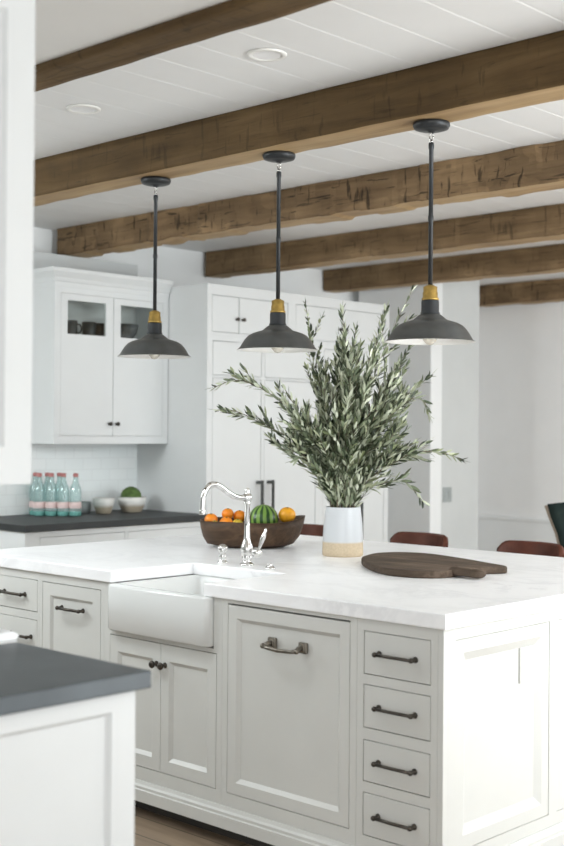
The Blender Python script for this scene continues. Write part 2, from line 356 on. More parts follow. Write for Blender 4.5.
# ------------------------------------------------------------------ beams
def make_beam(x0, x1, y0, y1, z0, z1, mat, label, amp=0.004, cut=0.0, seed=0, lit_under=True):
    t = bmesh.new(); L = x1 - x0; n = max(8, int(L / 0.03)); w, h = y1 - y0, z1 - z0; rr = random.Random(seed)
    sec = []
    c = 0.009
    for k in range(7): sec.append((c + (w - 2 * c) * k / 6, 0.0))
    for k in range(7): sec.append((w, c + (h - c) * k / 6))
    for k in range(5): sec.append((w - w * (k + 1) / 6, h))
    for k in range(7): sec.append((0.0, h - (h - c) * k / 6))
    cuts = []; x = x0
    while x < x1: cuts.append(x); x += rr.uniform(0.08, 0.24)
    lev = [rr.uniform(-1, 1) for _ in cuts]; sl = [rr.uniform(-1, 1) for _ in cuts]
    rings = []
    for i in range(n + 1):
        x = x0 + L * i / n; ci = max(k for k in range(len(cuts)) if cuts[k] <= x + 1e-9); ring = []
        for (a, b) in sec:
            p = Vector((x, y0 + a, z0 + b)); q = Vector((x * 1.1, a * 4 + seed * 3.1, b * 4))
            d = noise.noise(q * 2.2) * amp + noise.noise(Vector((x * 7, a * 18 + seed, b * 18))) * amp * 0.7
            hole = 0
            if cut:
                d2 = cut * (0.45 * lev[ci] + sl[ci] * (b / h - 0.5) * 0.6)
                chip = max(0.0, noise.noise(Vector((x * 3.1, seed * 7.7, b * 5))) - 0.28) * cut * 3.0
                d += d2 - chip
            oy = d if a < w * 0.5 else -d; 
            if 0.02 < a < w - 0.02: oy = 0
            oz = -d if b < 0.02 else 0
            if b > h - 0.012: oz = 0
            ex = 0.0
            if i in (0, n): ex = 0.010 * (1 if i == 0 else -1) * (1 if (b < 0.012 or a < 0.012) else 0)
            ring.append(t.verts.new((p.x + ex, p.y - oy if a < w * 0.5 else p.y - oy, p.z + oz)))
        rings.append(ring)
    k = len(sec)
    for a, b in zip(rings, rings[1:]):
        for j in range(k):
            f = t.faces.new((a[j], a[(j + 1) % k], b[(j + 1) % k], b[j])); f.smooth = not cut
    t.faces.new(rings[0]); t.faces.new(rings[-1][::-1])
    bmesh.ops.recalc_face_normals(t, faces=list(t.faces)); t.normal_update()
    t.faces.ensure_lookup_table(); t.faces.index_update()
    for f in t.faces: f.material_index = 0
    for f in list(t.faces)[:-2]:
        if lit_under and (f.index % k) < 6: f.material_index = 1  # bottom faces take the tone with light from below painted in
    mb = MB(); mb._merge(t)
    bo_ = single(mb, 'ceiling_beam', mat, (x0, y0, z0), label, 'ceiling beam', 'reclaimed timber ceiling beams')
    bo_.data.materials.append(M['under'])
make_beam(-4.48, 5.4, -0.715, -0.566, 2.62, 2.798, M['beam'], 'smooth brown timber beam nearest the camera, edging the plain plaster soffit', 0.003, 0, 1, False)
make_beam(-4.6, 5.4, 0.538, 0.715, 2.62, 2.798, M['beam'], 'heavy brown timber beam that carries the three black pendant lamps', 0.004, 0.0, 2)
make_beam(-4.56, 5.4, 1.89, 2.07, 2.62, 2.798, M['hewn'], 'rough hewn timber beam with adze cuts just behind the pendant lamp stems', 0.006, 0.014, 3)
make_beam(-4.59, 5.4, 3.27, 3.45, 2.62, 2.798, M['beammid'], 'timber beam ending above the left side of the white tall fridge cabinets', 0.004, 0.006, 4)
make_beam(-4.615, 5.4, 4.62, 4.78, 2.62, 2.798, M['beammid'], 'short looking pale brown beam whose end starts above the olive branches', 0.004, 0.005, 5)
make_beam(-4.49, 5.4, 6.34, 6.52, 2.62, 2.798, M['hewn'], 'farthest dark timber beam at the back wall, at the far right', 0.006, 0.008, 6)
# recessed downlights
for (x, y, lab) in ((-0.835, 0.07, 'round white recessed downlight in the planked ceiling, the one nearer the top centre'), (-1.92, 0.095, 'round white recessed downlight in the planked ceiling by the left cabinet')):
    t = thing('recessed_downlight', lab, 'ceiling light', (x, y, 2.799), 'recessed ceiling downlights')
    MB().lathe([(0.05, 0.0), (0.052, -0.006), (0.068, -0.007), (0.072, -0.003), (0.072, 0.0)], (x, y, 2.799)).build('trim_ring', M['enamel'], t)
    MB().lathe([(0.0, -0.0015), (0.035, -0.0025), (0.0505, -0.0045)], (x, y, 2.799)).build('lens', M['plastic'], t)

# ------------------------------------------------------------------ island
def bar_pull(mb, x0, x1, z, out=0.024, r=0.0055):
    x0 += 0.010; x1 += 0.005
    for x in (x0, x1):
        mb.lathe([(0.0, 0), (0.010, 0.0), (0.010, 0.004), (0.006, 0.008), (0.006, out - 0.004)], (x, 0, z), (0, -1, 0), 14)
        mb.sphere((x, -out, z), 0.0085, (1.15, 1, 1), 12, 8)
    mb.tube([(x0, -out, z), ((x0 + x1) / 2, -out - 0.002, z), (x1, -out, z)], r, 10)
    return mb
GAP = 0.0028
def cab_unit(label, x0, x1, openings, zb=0.14, zt=0.8705, low=None):
    t = thing('island_base_cabinet', label, 'cabinet', ((x0 + x1) / 2, 0.3, zb), 'kitchen island cabinets')
    x0 += 0.0003; x1 -= 0.0003
    MB().frame(fr, x0, x1, zb, zt, openings, -0.021, 0).build('face_frame', M['greige'], t)
    c = MB(); top = low or zt
    c.box(x0, x1, 0.0215, 0.62, zb, top); c.build('carcass', M['dark'], t)
    return t
# drawers right of the dishwasher
dz = [(0.695, 0.834), (0.5245, 0.664), (0.3535, 0.488), (0.182, 0.3205)]
cabR = cab_unit('greige cabinet with a stack of four small drawers at the island corner', -0.34, -0.0205, [(-0.313, -0.047, a, b) for a, b in dz])
for a, b in dz:
    d = MB().box(-0.313 + GAP, -0.047 - GAP, 0.0, 0.02, a + GAP, b - GAP, 0.0012).build('drawer', M['greige'], cabR)
    bar_pull(MB(), -0.259, -0.111, (a + b) / 2 + 0.002).build('handle', M['bronze'], d)
# dishwasher
cabD = cab_unit('greige panelled dishwasher front with one large bail handle on the island', -0.964, -0.3405, [(-0.937, -0.369, 0.187, 0.858)])
d = MB().shaker(fr, -0.937 + GAP, -0.369 - GAP, 0.187 + GAP, 0.858 - 0.006, 0.041, 0.014, 0.012, top=0.044).build('door', M['greige'], cabD)
hb = MB()
for x in (-0.722, -0.579):
    hb.box(x - 0.019, x + 0.019, -0.003, 0.012, 0.724, 0.762, 0.006, 3)
    hb.box(x - 0.014, x + 0.014, -0.008, 0.006, 0.729, 0.757, 0.005, 3)
    hb.tube([(x, 0.0, 0.744), (x, -0.02, 0.742), (x + (0.006 if x > -0.65 else -0.006), -0.037, 0.735)], [0.011, 0.009, 0.009], 12)
hb.tube([(-0.728, -0.036, 0.738), (-0.705, -0.041, 0.734), (-0.65, -0.044, 0.731), (-0.596, -0.041, 0.733), (-0.573, -0.036, 0.737)], [0.0075, 0.007, 0.0068, 0.007, 0.0075], 12)
for x in (-0.728, -0.573): hb.sphere((x, -0.037, 0.737), 0.0095, (1.1, 1, 1), 12, 8)
hb.build('handle', M['pewter'], d)
# sink base
cabS = thing('island_base_cabinet', 'greige sink cabinet with two doors and two round knobs below the farmhouse sink', 'cabinet', (-1.3, 0.3, 0.14), 'kitchen island cabinets')
us = [-1.6297, -1.597, -0.9915, -0.9645]
holeS = [(-1.586, -1.009, 0.687, 0.90), (-1.597, -0.9915, 0.189, 0.672)]
MB().grid(fr, [-1.6297, -1.586, -1.009, -0.9645, -1.597, -0.9915], [0.14, 0.189, 0.672, 0.687, 0.8705], holeS, -0.021, 0).build('face_frame', M['greige'], cabS)
MB().box(-1.6297, -0.9645, 0.0215, 0.62, 0.14, 0.60).build('carcass', M['dark'], cabS)
for (a, b, kx) in ((-1.597, -1.2945, -1.345 + 0.005), (-1.2945, -0.9915, -1.262)):
    g0 = GAP if a < -1.5 else 0.0012; g1 = GAP if b > -1.0 else 0.0012
    d = MB().shaker(fr, a + g0, b - g1, 0.189 + GAP, 0.672 - GAP, 0.045, 0.014, 0.011, top=0.06).build('door', M['greige'], cabS)
for d, kx in zip([c for c in cabS.children if c.name.startswith('door')], (-1.318, -1.270)):
    MB().lathe([(0.0, 0), (0.011, 0), (0.011, 0.003), (0.005, 0.006), (0.005, 0.016), (0.013, 0.02), (0.0145, 0.026), (0.011, 0.031), (0.0, 0.033)], (kx, 0, 0.592), (0, -1, 0), 20).build('knob', M['bronze'], d)
# pull-out
cabP = cab_unit('greige narrow pull-out cabinet with one bar handle left of the sink', -2.0605, -1.630, [(-2.043, -1.655, 0.187, 0.837)])
d = MB().shaker(fr, -2.043 + GAP, -1.655 - GAP, 0.187 + GAP, 0.837 - GAP, 0.05, 0.012, 0.010).build('door', M['greige'], cabP)
bar_pull(MB(), -1.917, -1.772, 0.742, 0.025, 0.0062).build('handle', M['bronze'], d)
# left drawers
lz = [(0.703, 0.838), (0.45, 0.671), (0.187, 0.42)]
cabL = cab_unit('greige drawer cabinet at the far left end of the island', -2.575, -2.061, [(-2.52, -2.077, a, b) for a, b in lz])
for a, b in lz:
    d = MB().box(-2.52 + GAP, -2.077 - GAP, 0.0, 0.02, a + GAP, b - GAP, 0.0012).build('drawer', M['greige'], cabL)
    zh = (a + b) / 2 if a > 0.7 else a + 0.147
    bar_pull(MB(), -2.325 if a > 0.7 else -2.275, -2.171 if a > 0.7 else -2.125, min(zh, b - 0.06), 0.025, 0.0062).build('handle', M['bronze'], d)
# right end panelling
ep = thing('island_end_panelling', 'bright greige panelled end of the island with two recessed panels', 'panelling', (-0.01, 0.63, 0.14))
fx = FX(0.0); EW = 1.255
pan = [(0.062, 0.6025, 0.181, 0.833), (0.655, 1.195, 0.181, 0.833)]
MB().frame(fx, 0.0, EW, 0.14, 0.8705, pan, -0.020, 0).build('face_frame', M['greige'], ep)
for (a, b, c, e) in pan:
    MB().shaker(fx, a + 0.002, b - 0.002, c + 0.002, e - 0.002, 0.042, 0.028, 0.014, 0.018, n1=-0.0015).build('panel', M['greige'], ep)
ol = thing('electrical_outlet', 'white rectangular outlet plate on the island end panel', 'outlet', (-0.0155, 0.477, 0.70))
MB().box(-0.0152, -0.009, 0.437, 0.512, 0.645, 0.762, 0.002).build('cover_plate', M['greige'], ol)
op = MB(); op.box(-0.0095, -0.0078, 0.461, 0.488, 0.712, 0.742, 0.0006); op.box(-0.0095, -0.0078, 0.461, 0.488, 0.665, 0.695, 0.0006); op.build('socket', M['greige'], ol)
# island back and far left side
ib = thing('island_back_panelling', 'greige panelled back of the island facing the leather stools', 'panelling', (-1.3, 1.0, 0.14))
MB().box(-2.575, -0.0205, 0.6205, 1.235, 0.14, 0.8705).build('carcass', M['greige'], ib)
bk = lambda u, v, n: (u, 1.235 + n, v)
for k in range(4):
    MB().shaker(bk, -2.57 + k * 0.637, -2.57 + (k + 1) * 0.637 - 0.004, 0.142, 0.868, 0.06, 0.014, 0.011, 0.018, n1=0.019).build('panel', M['greige'], ib)
# base moulding and recessed plinth
def moulding():
    mb = MB(); prof = [(0.0, 0.1395), (-0.004, 0.1395), (-0.008, 0.128), (-0.016, 0.122), (-0.016, 0.112), (-0.021, 0.109), (-0.021, 0.066), (0.02, 0.066), (0.02, 0.1395)]
    t = bmesh.new(); path = [(-2.575, 0, 0, -1), (0, 0, 1, -1), (0, 1.255, 1, 0)]
    rings = [[t.verts.new((px - o * 1.0 * sx * (1), py + (o if sy else 0), z)) for o, z in prof] for (px, py, sx, sy) in path]
    for a, b in zip(rings, rings[1:]):
        for j in range(len(prof)):
            k = (j + 1) % len(prof); t.faces.new((a[j], b[j], b[k], a[k]))
    t.faces.new(rings[0]); t.faces.new(rings[-1][::-1]); bmesh.ops.recalc_face_normals(t, faces=list(t.faces)); mb._merge(t); return mb
bm_ = thing('island_base_moulding', 'stepped greige base moulding along the foot of the island', 'moulding', (-1.3, 0.6, 0.0))
moulding().build('moulding', M['greige'], bm_)
MB().box(-2.55, -0.05, 0.07, 1.2, 0.0, 0.1395).build('plinth', M['dark'], bm_)
for x0 in (-2.57, -0.085):
    MB().box(x0, x0 + 0.08, 0.022, 0.066, 0.0, 0.139, 0.003).build('foot', M['greige'], bm_)
# countertop with the sink notch
ct = [(-2.60, -0.012), (-1.580, -0.012), (-1.580, 0.42), (-1.05, 0.42), (-1.05, -0.012), (0.015, -0.012), (0.015, 1.775), (-2.60, 1.775)]
single(MB().poly(ct, 0.872, 0.92, 0.004, 2), 'island_countertop', M['marble'], (-1.3, 0.9, 0.872), 'white veined marble countertop covering the whole island', 'countertop')
# farmhouse sink
def rrect(x0, x1, y0, y1, r, n=5):
    pts = []
    for cx, cy, a0 in ((x1 - r, y1 - r, 0), (x0 + r, y1 - r, 90), (x0 + r, y0 + r, 180), (x1 - r, y0 + r, 270)):
        for k in range(n + 1):
            a = math.radians(a0 + 90 * k / n); pts.append((cx + r * math.cos(a), cy + r * math.sin(a)))
    return pts
def sink():
    t = bmesh.new(); loops = []
    x0, x1, y0, y1 = -1.583, -1.012, -0.034, 0.46
    def loop(off, z, r): loops.append([t.verts.new((p[0], p[1], z)) for p in rrect(x0 + off, x1 - off, y0 + off, y1 - off, r)])
    loop(0.03, 0.693, 0.03); loop(0.006, 0.693, 0.026); loop(0.0, 0.70, 0.024); loop(0.0, 0.862, 0.024); loop(0.005, 0.8715, 0.02)
    loop(0.034, 0.8715, 0.02); loop(0.042, 0.864, 0.03); loop(0.050, 0.72, 0.04); loop(0.085, 0.705, 0.05)
    for a, b in zip(loops, loops[1:]):
        for k in range(len(a)):
            f = t.faces.new((a[k], a[(k + 1) % len(a)], b[(k + 1) % len(a)], b[k])); f.smooth = True
    t.faces.new(loops[0][::-1]); t.faces.new(loops[-1]); bmesh.ops.recalc_face_normals(t, faces=list(t.faces))
    mb = MB(); mb._merge(t); return mb
sk = thing('farmhouse_sink', 'white apron-front farmhouse sink set into the island', 'sink', (-1.3, 0.2, 0.693))
o = sink().build('basin', M['clay'], sk)
MB().lathe([(0.0, 0.002), (0.03, 0.002), (0.042, 0.0035), (0.045, 0.001)], (-1.3, 0.2, 0.7052)).build('drain', M['chrome'], sk)

# faucet
fc = thing('kitchen_faucet', 'polished nickel faucet with gooseneck spout and side lever behind the sink', 'faucet', (-1.36, 0.515, 0.92))
P = (-1.36, 0.515, 0.92)
MB().lathe([(0.0, 0), (0.030, 0), (0.030, 0.005), (0.024, 0.009), (0.019, 0.014), (0.017, 0.022), (0.021, 0.030), (0.021, 0.034), (0.018, 0.038), (0.023, 0.048), (0.026, 0.06), (0.025, 0.075),
            (0.020, 0.088), (0.015, 0.1), (0.0125, 0.118), (0.0115, 0.16), (0.0112, 0.245), (0.015, 0.250), (0.015, 0.254), (0.012, 0.257), (0.014, 0.262), (0.019, 0.268), (0.021, 0.276), (0.019, 0.285), (0.013, 0.291),
            (0.010, 0.297), (0.012, 0.302), (0.010, 0.309), (0.005, 0.314), (0.0, 0.316)], P, n=28).build('body', M['chrome'], fc)
def cr(pts, n=8):
    pts = [Vector(p) for p in pts]; q = [pts[0] * 2 - pts[1]] + pts + [pts[-1] * 2 - pts[-2]]; out = []
    for i in range(1, len(q) - 2):
        for k in range(n):
            t = k / n; a, b, c, d = q[i - 1], q[i], q[i + 1], q[i + 2]
            out.append(0.5 * ((2 * b) + (-a + c) * t + (2 * a - 5 * b + 4 * c - d) * t * t + (-a + 3 * b - 3 * c + d) * t ** 3))
    out.append(pts[-1]); return out
sp = cr([(0, 0.0, 0.276), (0.0, -0.03, 0.276), (0, -0.066, 0.281), (0, -0.106, 0.30), (0, -0.146, 0.324), (0, -0.178, 0.334), (0, -0.208, 0.326), (0, -0.231, 0.295), (0, -0.237, 0.255), (0, -0.238, 0.215)])
sp = [Vector(P) + Vector((p.x + 0.05 * p.y, p.y, p.z)) for p in sp]
so = MB().tube(sp, [0.0125] * 6 + [0.0115] * (len(sp) - 6), 14); so.lathe([(0.0125, 0), (0.0135, 0.004), (0.0135, 0.016), (0.0118, 0.02)], tuple(sp[-1]), n=18); so.lathe([(0.0, 0.0), (0.0165, 0.0), (0.0165, 0.006), (0.013, 0.012)], (sp[2].x, sp[2].y, sp[2].z), (0, -1, 0), 18)
so.build('spout', M['chrome'], fc)
lv = MB().lathe([(0.0, 0), (0.013, 0), (0.013, 0.012), (0.018, 0.017), (0.021, 0.026), (0.021, 0.04), (0.016, 0.048), (0.009, 0.053), (0.0, 0.055)], (P[0] + 0.018, P[1] + 0.01, 0.979), (0.86, -0.1, -0.12), 22)
lv.tube(cr([(P[0] + 0.058, P[1] + 0.01, 0.985), (P[0] + 0.064, P[1] + 0.012, 1.005), (P[0] + 0.073, P[1] + 0.016, 1.03), (P[0] + 0.082, P[1] + 0.02, 1.055), (P[0] + 0.086, P[1] + 0.022, 1.074)], 4),
        [0.006, 0.006, 0.0065, 0.007, 0.0075, 0.008, 0.009, 0.0095, 0.010, 0.010, 0.0095, 0.0085, 0.0075, 0.0065, 0.006, 0.005, 0.0035], 12)
lv.build('lever', M['chrome'], fc)
sd = thing('soap_dispenser', 'short turned nickel soap dispenser left of the faucet', 'soap dispenser', (-1.49, 0.503, 0.92))
MB().lathe([(0.0, 0), (0.022, 0), (0.022, 0.004), (0.016, 0.009), (0.013, 0.016), (0.0155, 0.022), (0.0155, 0.028), (0.012, 0.034), (0.017, 0.042), (0.020, 0.05), (0.019, 0.058)], (-1.49, 0.503, 0.92)).build('base', M['chrome'], sd)
MB().lathe([(0.019, 0.0585), (0.022, 0.06), (0.022, 0.066), (0.018, 0.07), (0.014, 0.074), (0.008, 0.077), (0.0, 0.078)], (-1.49, 0.503, 0.92)).build('cap', M['chrome'], sd)
ab = thing('sink_air_switch', 'small round nickel push button on the countertop right of the faucet', 'switch', (-1.2, 0.485, 0.92))
MB().lathe([(0.0, 0), (0.022, 0), (0.022, 0.004), (0.016, 0.008), (0.014, 0.012)], (-1.2, 0.485, 0.92)).build('base', M['chrome'], ab)
MB().lathe([(0.0, 0.024), (0.007, 0.023), (0.0095, 0.02), (0.0095, 0.012)], (-1.2, 0.485, 0.92)).build('button', M['chrome'], ab)

# ------------------------------------------------------------------ things on the island
U = Vector((0.725, 0.688, 0)); W = Vector((-0.69, 0.725, 0))
# wooden bowl
BC = Vector((-1.92, 1.11, 0.92))
def bowl_surface(t, f, z):
    """t angle, f 0..1 radius share, returns point on the rim-scaled ellipse"""
def rim(th):
    c, s = math.cos(th), math.sin(th)
    return 0.122 + 0.022 * max(0, c) ** 2 + 0.006 * max(0, -c) ** 2 + 0.004 * math.sin(3 * th + 1)
def dough_bowl():
    t = bmesh.new(); n = 56; out_p = [(0.0, 0.0), (0.50, 0.0), (0.60, 0.012), (0.78, 0.12), (0.90, 0.38), (0.965, 0.70), (1.0, 1.0)]
    in_p = [(0.955, 1.0), (0.90, 0.72), (0.80, 0.50), (0.62, 0.40), (0.35, 0.36), (0.0, 0.35)]
    rings = []
    for f, z in out_p + in_p:
        if f == 0: rings.append([t.verts.new(BC + Vector((0, 0, z * 0.122)))]); continue
        ring = []
        for i in range(n):
            th = 2 * PI * i / n; r = 1 + 0.015 * noise.noise(Vector((math.cos(th) * 2, math.sin(th) * 2, 3)))
            fx_ = f if math.cos(th) > 0 else f ** 0.62 if f < 1 else f
            if f < 0.7: fx_ = f
            p = BC + U * (0.25 * fx_ * r * math.cos(th)) + W * (0.19 * f * r * math.sin(th)) + Vector((0, 0, z * rim(th))); ring.append(t.verts.new(p))
        rings.append(ring)
    for a, b in zip(rings, rings[1:]):
        for i in range(n):
            j = (i + 1) % n
            if len(a) == 1: f = t.faces.new((a[0], b[j], b[i]))
            elif len(b) == 1: f = t.faces.new((a[i], a[j], b[0]))
            else: f = t.faces.new((a[i], a[j], b[j], b[i]))
            f.smooth = True
    bmesh.ops.recalc_face_normals(t, faces=list(t.faces)); mb = MB(); mb._merge(t); return mb
single(dough_bowl(), 'wooden_bowl', M['bowl'], tuple(BC), 'wide dark carved wooden bowl holding fruit beside the faucet', 'bowl')
def fruit(name, u, w, z, r, mat, label, cat, group=None, stem=True, sc=(1, 1, 0.93)):
    c = BC + U * u + W * w; c.z = z
    t = thing(name, label, cat, tuple(c), group)
    MB().sphere(tuple(c), r, sc, 22, 16).build('peel', mat, t)
    MB().lathe([(0.0, 0.002), (0.004, 0.0015), (0.005, -0.001), (0.004, -0.004)], (c.x + r * 0.25, c.y - r * 0.2, c.z + r * sc[2] * 0.945), (0.3, -0.25, 1), 8).build('stem', M['moss'], t)
    return t
G = 'tangerines in the wooden bowl'
fruit('tangerine', -0.195, -0.015, 1.046, 0.032, M['tanger'], 'orange tangerine at the left rim of the wooden bowl', 'fruit', G)
fruit('tangerine', -0.118, 0.012, 1.072, 0.029, M['tanger'], 'topmost orange tangerine sitting on the others in the bowl', 'fruit', G)
fruit('tangerine', -0.062, 0.03, 1.060, 0.031, M['tanger'], 'orange tangerine beside the faucet column in the bowl', 'fruit', G)
fruit('tangerine', -0.122, -0.055, 1.032, 0.033, M['tanger'], 'orange tangerine at the front of the pile, under the topmost one', 'fruit', G)
fruit('tangerine', -0.175, -0.072, 1.026, 0.022, M['kumq'], 'small yellowish tangerine tucked at the front left of the bowl', 'fruit', G)
fruit('tangerine', -0.068, -0.068, 1.030, 0.026, M['kumq'], 'greenish orange tangerine just left of the faucet column', 'fruit', G)
fruit('orange', 0.163, -0.005, 1.070, 0.041, M['orange'], 'large golden orange between the watermelon and the right rim of the bowl', 'fruit', stem=True)
mc = BC + U * 0.052 + W * (-0.005)
wm = thing('watermelon', 'small round striped green watermelon in the wooden bowl', 'fruit', (mc.x, mc.y, 1.048))
MB().sphere((mc.x, mc.y, 1.048), 0.071, (1, 1, 1.0), 40, 28).build('rind', M['melon'], wm)
MB().tube([(mc.x, mc.y, 1.1185), (mc.x + 0.002, mc.y, 1.123), (mc.x + 0.006, mc.y - 0.002, 1.126)], [0.004, 0.0028, 0.002], 8).build('stem', M['bark'], wm)

# vase
VC = Vector((-1.355, 1.108, 0.92))
prof = [(0.0, 0.0), (0.086, 0.0), (0.090, 0.004), (0.0905, 0.02), (0.0885, 0.09), (0.085, 0.15), (0.081, 0.185), (0.078, 0.205), (0.0775, 0.214), (0.0755, 0.2155), (0.073, 0.214), (0.073, 0.2), (0.076, 0.18), (0.08, 0.15), (0.084, 0.05), (0.083, 0.012), (0.0, 0.01)]
single(MB().lathe(prof, tuple(VC), n=48), 'ceramic_vase', M['vase'], tuple(VC), 'white glazed vase with bare sand-coloured base holding olive branches', 'vase')

# olive branches -------------------------------------------------
def leaf(t, p, d, nrm, L, w, curl):
    d = d.normalized(); s = d.cross(nrm)
    if s.length < 1e-3: s = d.cross(Vector((0.3, 0.5, 0.8)))
    s.normalize(); n = s.cross(d)
    rows = [(0.0, 0.10), (0.22, 0.75), (0.5, 1.0), (0.78, 0.70)]
    L0 = []
    for f, ww in rows:
        c = p + d * (L * f) + n * (curl * L * f * f)
        L0.append((t.verts.new(c - s * w * ww + n * w * 0.25 * ww), t.verts.new(c), t.verts.new(c + s * w * ww + n * w * 0.25 * ww)))
    tip = t.verts.new(p + d * L + n * curl * L)
    for a, b in zip(L0, L0[1:]):
        for k in range(2):
            f = t.faces.new((a[k], a[k + 1], b[k + 1], b[k])); f.smooth = True
    for k in range(2): f = t.faces.new((L0[-1][k], L0[-1][k + 1], tip)); f.smooth = True
def branch(ctrl, label, group, dens=0.021, lmin=0.046, lmax=0.072, start=0.2, side=True, wid=0.0068):
    """ctrl: list of (u, w, z) offsets from the vase axis / counter"""
    base = VC + Vector((0, 0, 0.015))
    th = rnd.uniform(0, 2 * PI); b0 = Vector((math.cos(th), math.sin(th), 0)) * rnd.uniform(0.005, 0.05)
    p1 = VC + U * ctrl[0][0] + W * ctrl[0][1] + Vector((0, 0, ctrl[0][2]))
    mouth = VC + Vector((0, 0, 0.205)) + (U * ctrl[0][0] + W * ctrl[0][1]).normalized() * rnd.uniform(0.02, 0.06)
    pts = [base + b0, mouth] + [VC + U * c[0] + W * c[1] + Vector((0, 0, c[2])) for c in ctrl]
    cv = cr(pts, 9); n = len(cv)
    t = thing('olive_branch', label, 'branch', tuple(base + b0), group)
    stem = MB(); stem.tube(cv, [0.0032 * (1 - 0.75 * i / n) + 0.0006 for i in range(n)], 5)
    bm = bmesh.new(); acc = 0; lens = [0]
    for a, b in zip(cv, cv[1:]): lens.append(lens[-1] + (b - a).length)
    tot = lens[-1]; s = max(start * tot, 0.21)
    def at(s):
        for i in range(n - 1):
            if lens[i + 1] >= s:
                f = (s - lens[i]) / max(1e-6, lens[i + 1] - lens[i]); return cv[i].lerp(cv[i + 1], f), (cv[i + 1] - cv[i]).normalized()
        return cv[-1], (cv[-1] - cv[-2]).normalized()
    ang = rnd.uniform(0, PI)
    def leaves_at(p, d, shrink=1.0, ang=0):
        a = d.cross(Vector((0.2, 0.1, 1)));
        if a.length < 0.05: a = d.cross(Vector((1, 0, 0)))
        a.normalize(); b = d.cross(a)
        for sgn in (1, -1):
            ph = ang + rnd.uniform(-0.5, 0.5); o = (a * math.cos(ph) + b * math.sin(ph)) * sgn
            spread = rnd.uniform(0.35, 0.75); dd = (d + o * spread + Vector((0, 0, rnd.uniform(-0.1, 0.12)))).normalized()
            nr = (o.cross(d) * rnd.uniform(-0.9, 0.9) + (d - o * 0.6) * 1.0 + Vector((0, 0, 0.4)) + Vector((rnd.uniform(-0.6, 0.6), rnd.uniform(-0.6, 0.6), rnd.uniform(-0.3, 0.3))))
            leaf(bm, p, dd, nr, rnd.uniform(lmin, lmax) * shrink, rnd.uniform(0.75, 1.15) * wid * (0.6 + 0.4 * shrink), rnd.uniform(-0.15, 0.2))
    while s < tot:
        p, d = at(s); fr_ = s / tot
        leaves_at(p, d, 1.0 - 0.35 * max(0, fr_ - 0.7) / 0.3, ang); ang += PI / 2 + rnd.uniform(-0.3, 0.3)
        if side and 0.3 < fr_ < 0.85 and rnd.random() < 0.30:
            a = d.cross(Vector((rnd.uniform(-1, 1), rnd.uniform(-1, 1), rnd.uniform(-1, 1)))).normalized()
            q = p; dd = (d + a * rnd.uniform(0.4, 0.7)).normalized(); ln = rnd.uniform(0.07, 0.15); k = int(ln / 0.022); twp = [q]
            for i in range(k):
                q = q + dd * 0.022; dd = (dd + Vector((0, 0, 0.06))).normalized(); twp.append(q); leaves_at(q, dd, 0.85, rnd.uniform(0, PI))
            leaf(bm, q, dd, a, 0.045, wid * 0.9, 0.1)
            if len(twp) > 1: stem.tube(twp, [0.0012] * len(twp), 4)
        s += dens * rnd.uniform(0.75, 1.3)
    leaf(bm, cv[-1], (cv[-1] - cv[-2]), Vector((0.3, 0.4, 1)), lmin, wid * 0.8, 0.1)
    stem.build('stem', M['bark'], t)
    mb = MB(); mb._merge(bm); mb.build('leaves', M['leaf'], t)
    return t
def px(x, y, w=0.0):     # helper offsets measured around the vase axis, in metres
    k = 227.0 * (1 - 0.19 * w)
    return ((x - 343.5) / k, w, 0.215 + (506 - y) / k)
GO = 'olive branches in the white vase'
branch([px(326, 462, -0.03), px(298, 418, -0.06), px(262, 388, -0.08), px(234, 379, -0.08), px(212, 386, -0.08)], 'long sparse olive branch arching highest to the far left of the vase', GO, 0.024, wid=0.0068)
branch([px(325, 478, 0.02), px(298, 444, 0.05), px(262, 424, 0.06), px(236, 412, 0.06), px(217, 411, 0.06)], 'olive branch reaching low to the left above the fruit bowl', GO, 0.024)
branch([px(328, 470, -0.05), px(306, 430, -0.10), px(292, 402, -0.12), px(281, 384, -0.13)], 'short thin olive twig leaning left between the two long left branches', GO, 0.03)
branch([px(330, 455, 0.05), px(317, 390, 0.08), px(311, 340, 0.08), px(305, 303, 0.08)], 'tall narrow olive branch with dark small leaves beside the middle pendant lamp', GO, 0.017, 0.028, 0.042)
branch([px(341, 455, -0.02), px(343, 400, -0.03), px(343, 345, -0.03), px(341, 308, -0.03)], 'tall straight olive branch with a pale tip at the centre of the bunch', GO, 0.02)
branch([px(351, 450, 0.03), px(364, 390, 0.06), px(376, 345, 0.07), px(386, 308, 0.07)], 'tall pale leafy olive branch left of the right-hand pendant lamp', GO, 0.016)
branch([px(352, 450, 0.12), px(372, 390, 0.22), px(392, 340, 0.28), px(414, 294, 0.30)], 'thin olive branch with dark spaced leaves passing behind the right-hand pendant lamp', GO, 0.026)
branch([px(352, 460, 0.02), px(375, 425, 0.03), px(402, 398, 0.03), px(431, 374, 0.03)], 'olive branch pointing to upper right below the right-hand pendant lamp', GO, 0.019)
branch([px(353, 465, -0.03), px(380, 425, -0.05), px(408, 398, -0.06), px(422, 398, -0.06), px(428, 412, -0.06)], 'olive branch with a drooping curled tip at the right', GO, 0.019)
branch([px(355, 478, 0.0), px(385, 456, 0.0), px(420, 450, 0.0), px(446, 452, 0.0), px(462, 458, 0.0)], 'olive branch stretching farthest to the right of the vase', GO, 0.019)
branch([px(356, 492, -0.03), px(380, 482, -0.05), px(405, 480, -0.06), px(422, 498, -0.06)], 'lowest right olive branch bending down toward the countertop', GO, 0.02)
branch([px(354, 462, 0.08), px(376, 410, 0.12), px(396, 370, 0.14), px(413, 345, 0.14)], 'olive branch rising just under the rim of the right-hand pendant lamp', GO, 0.024)
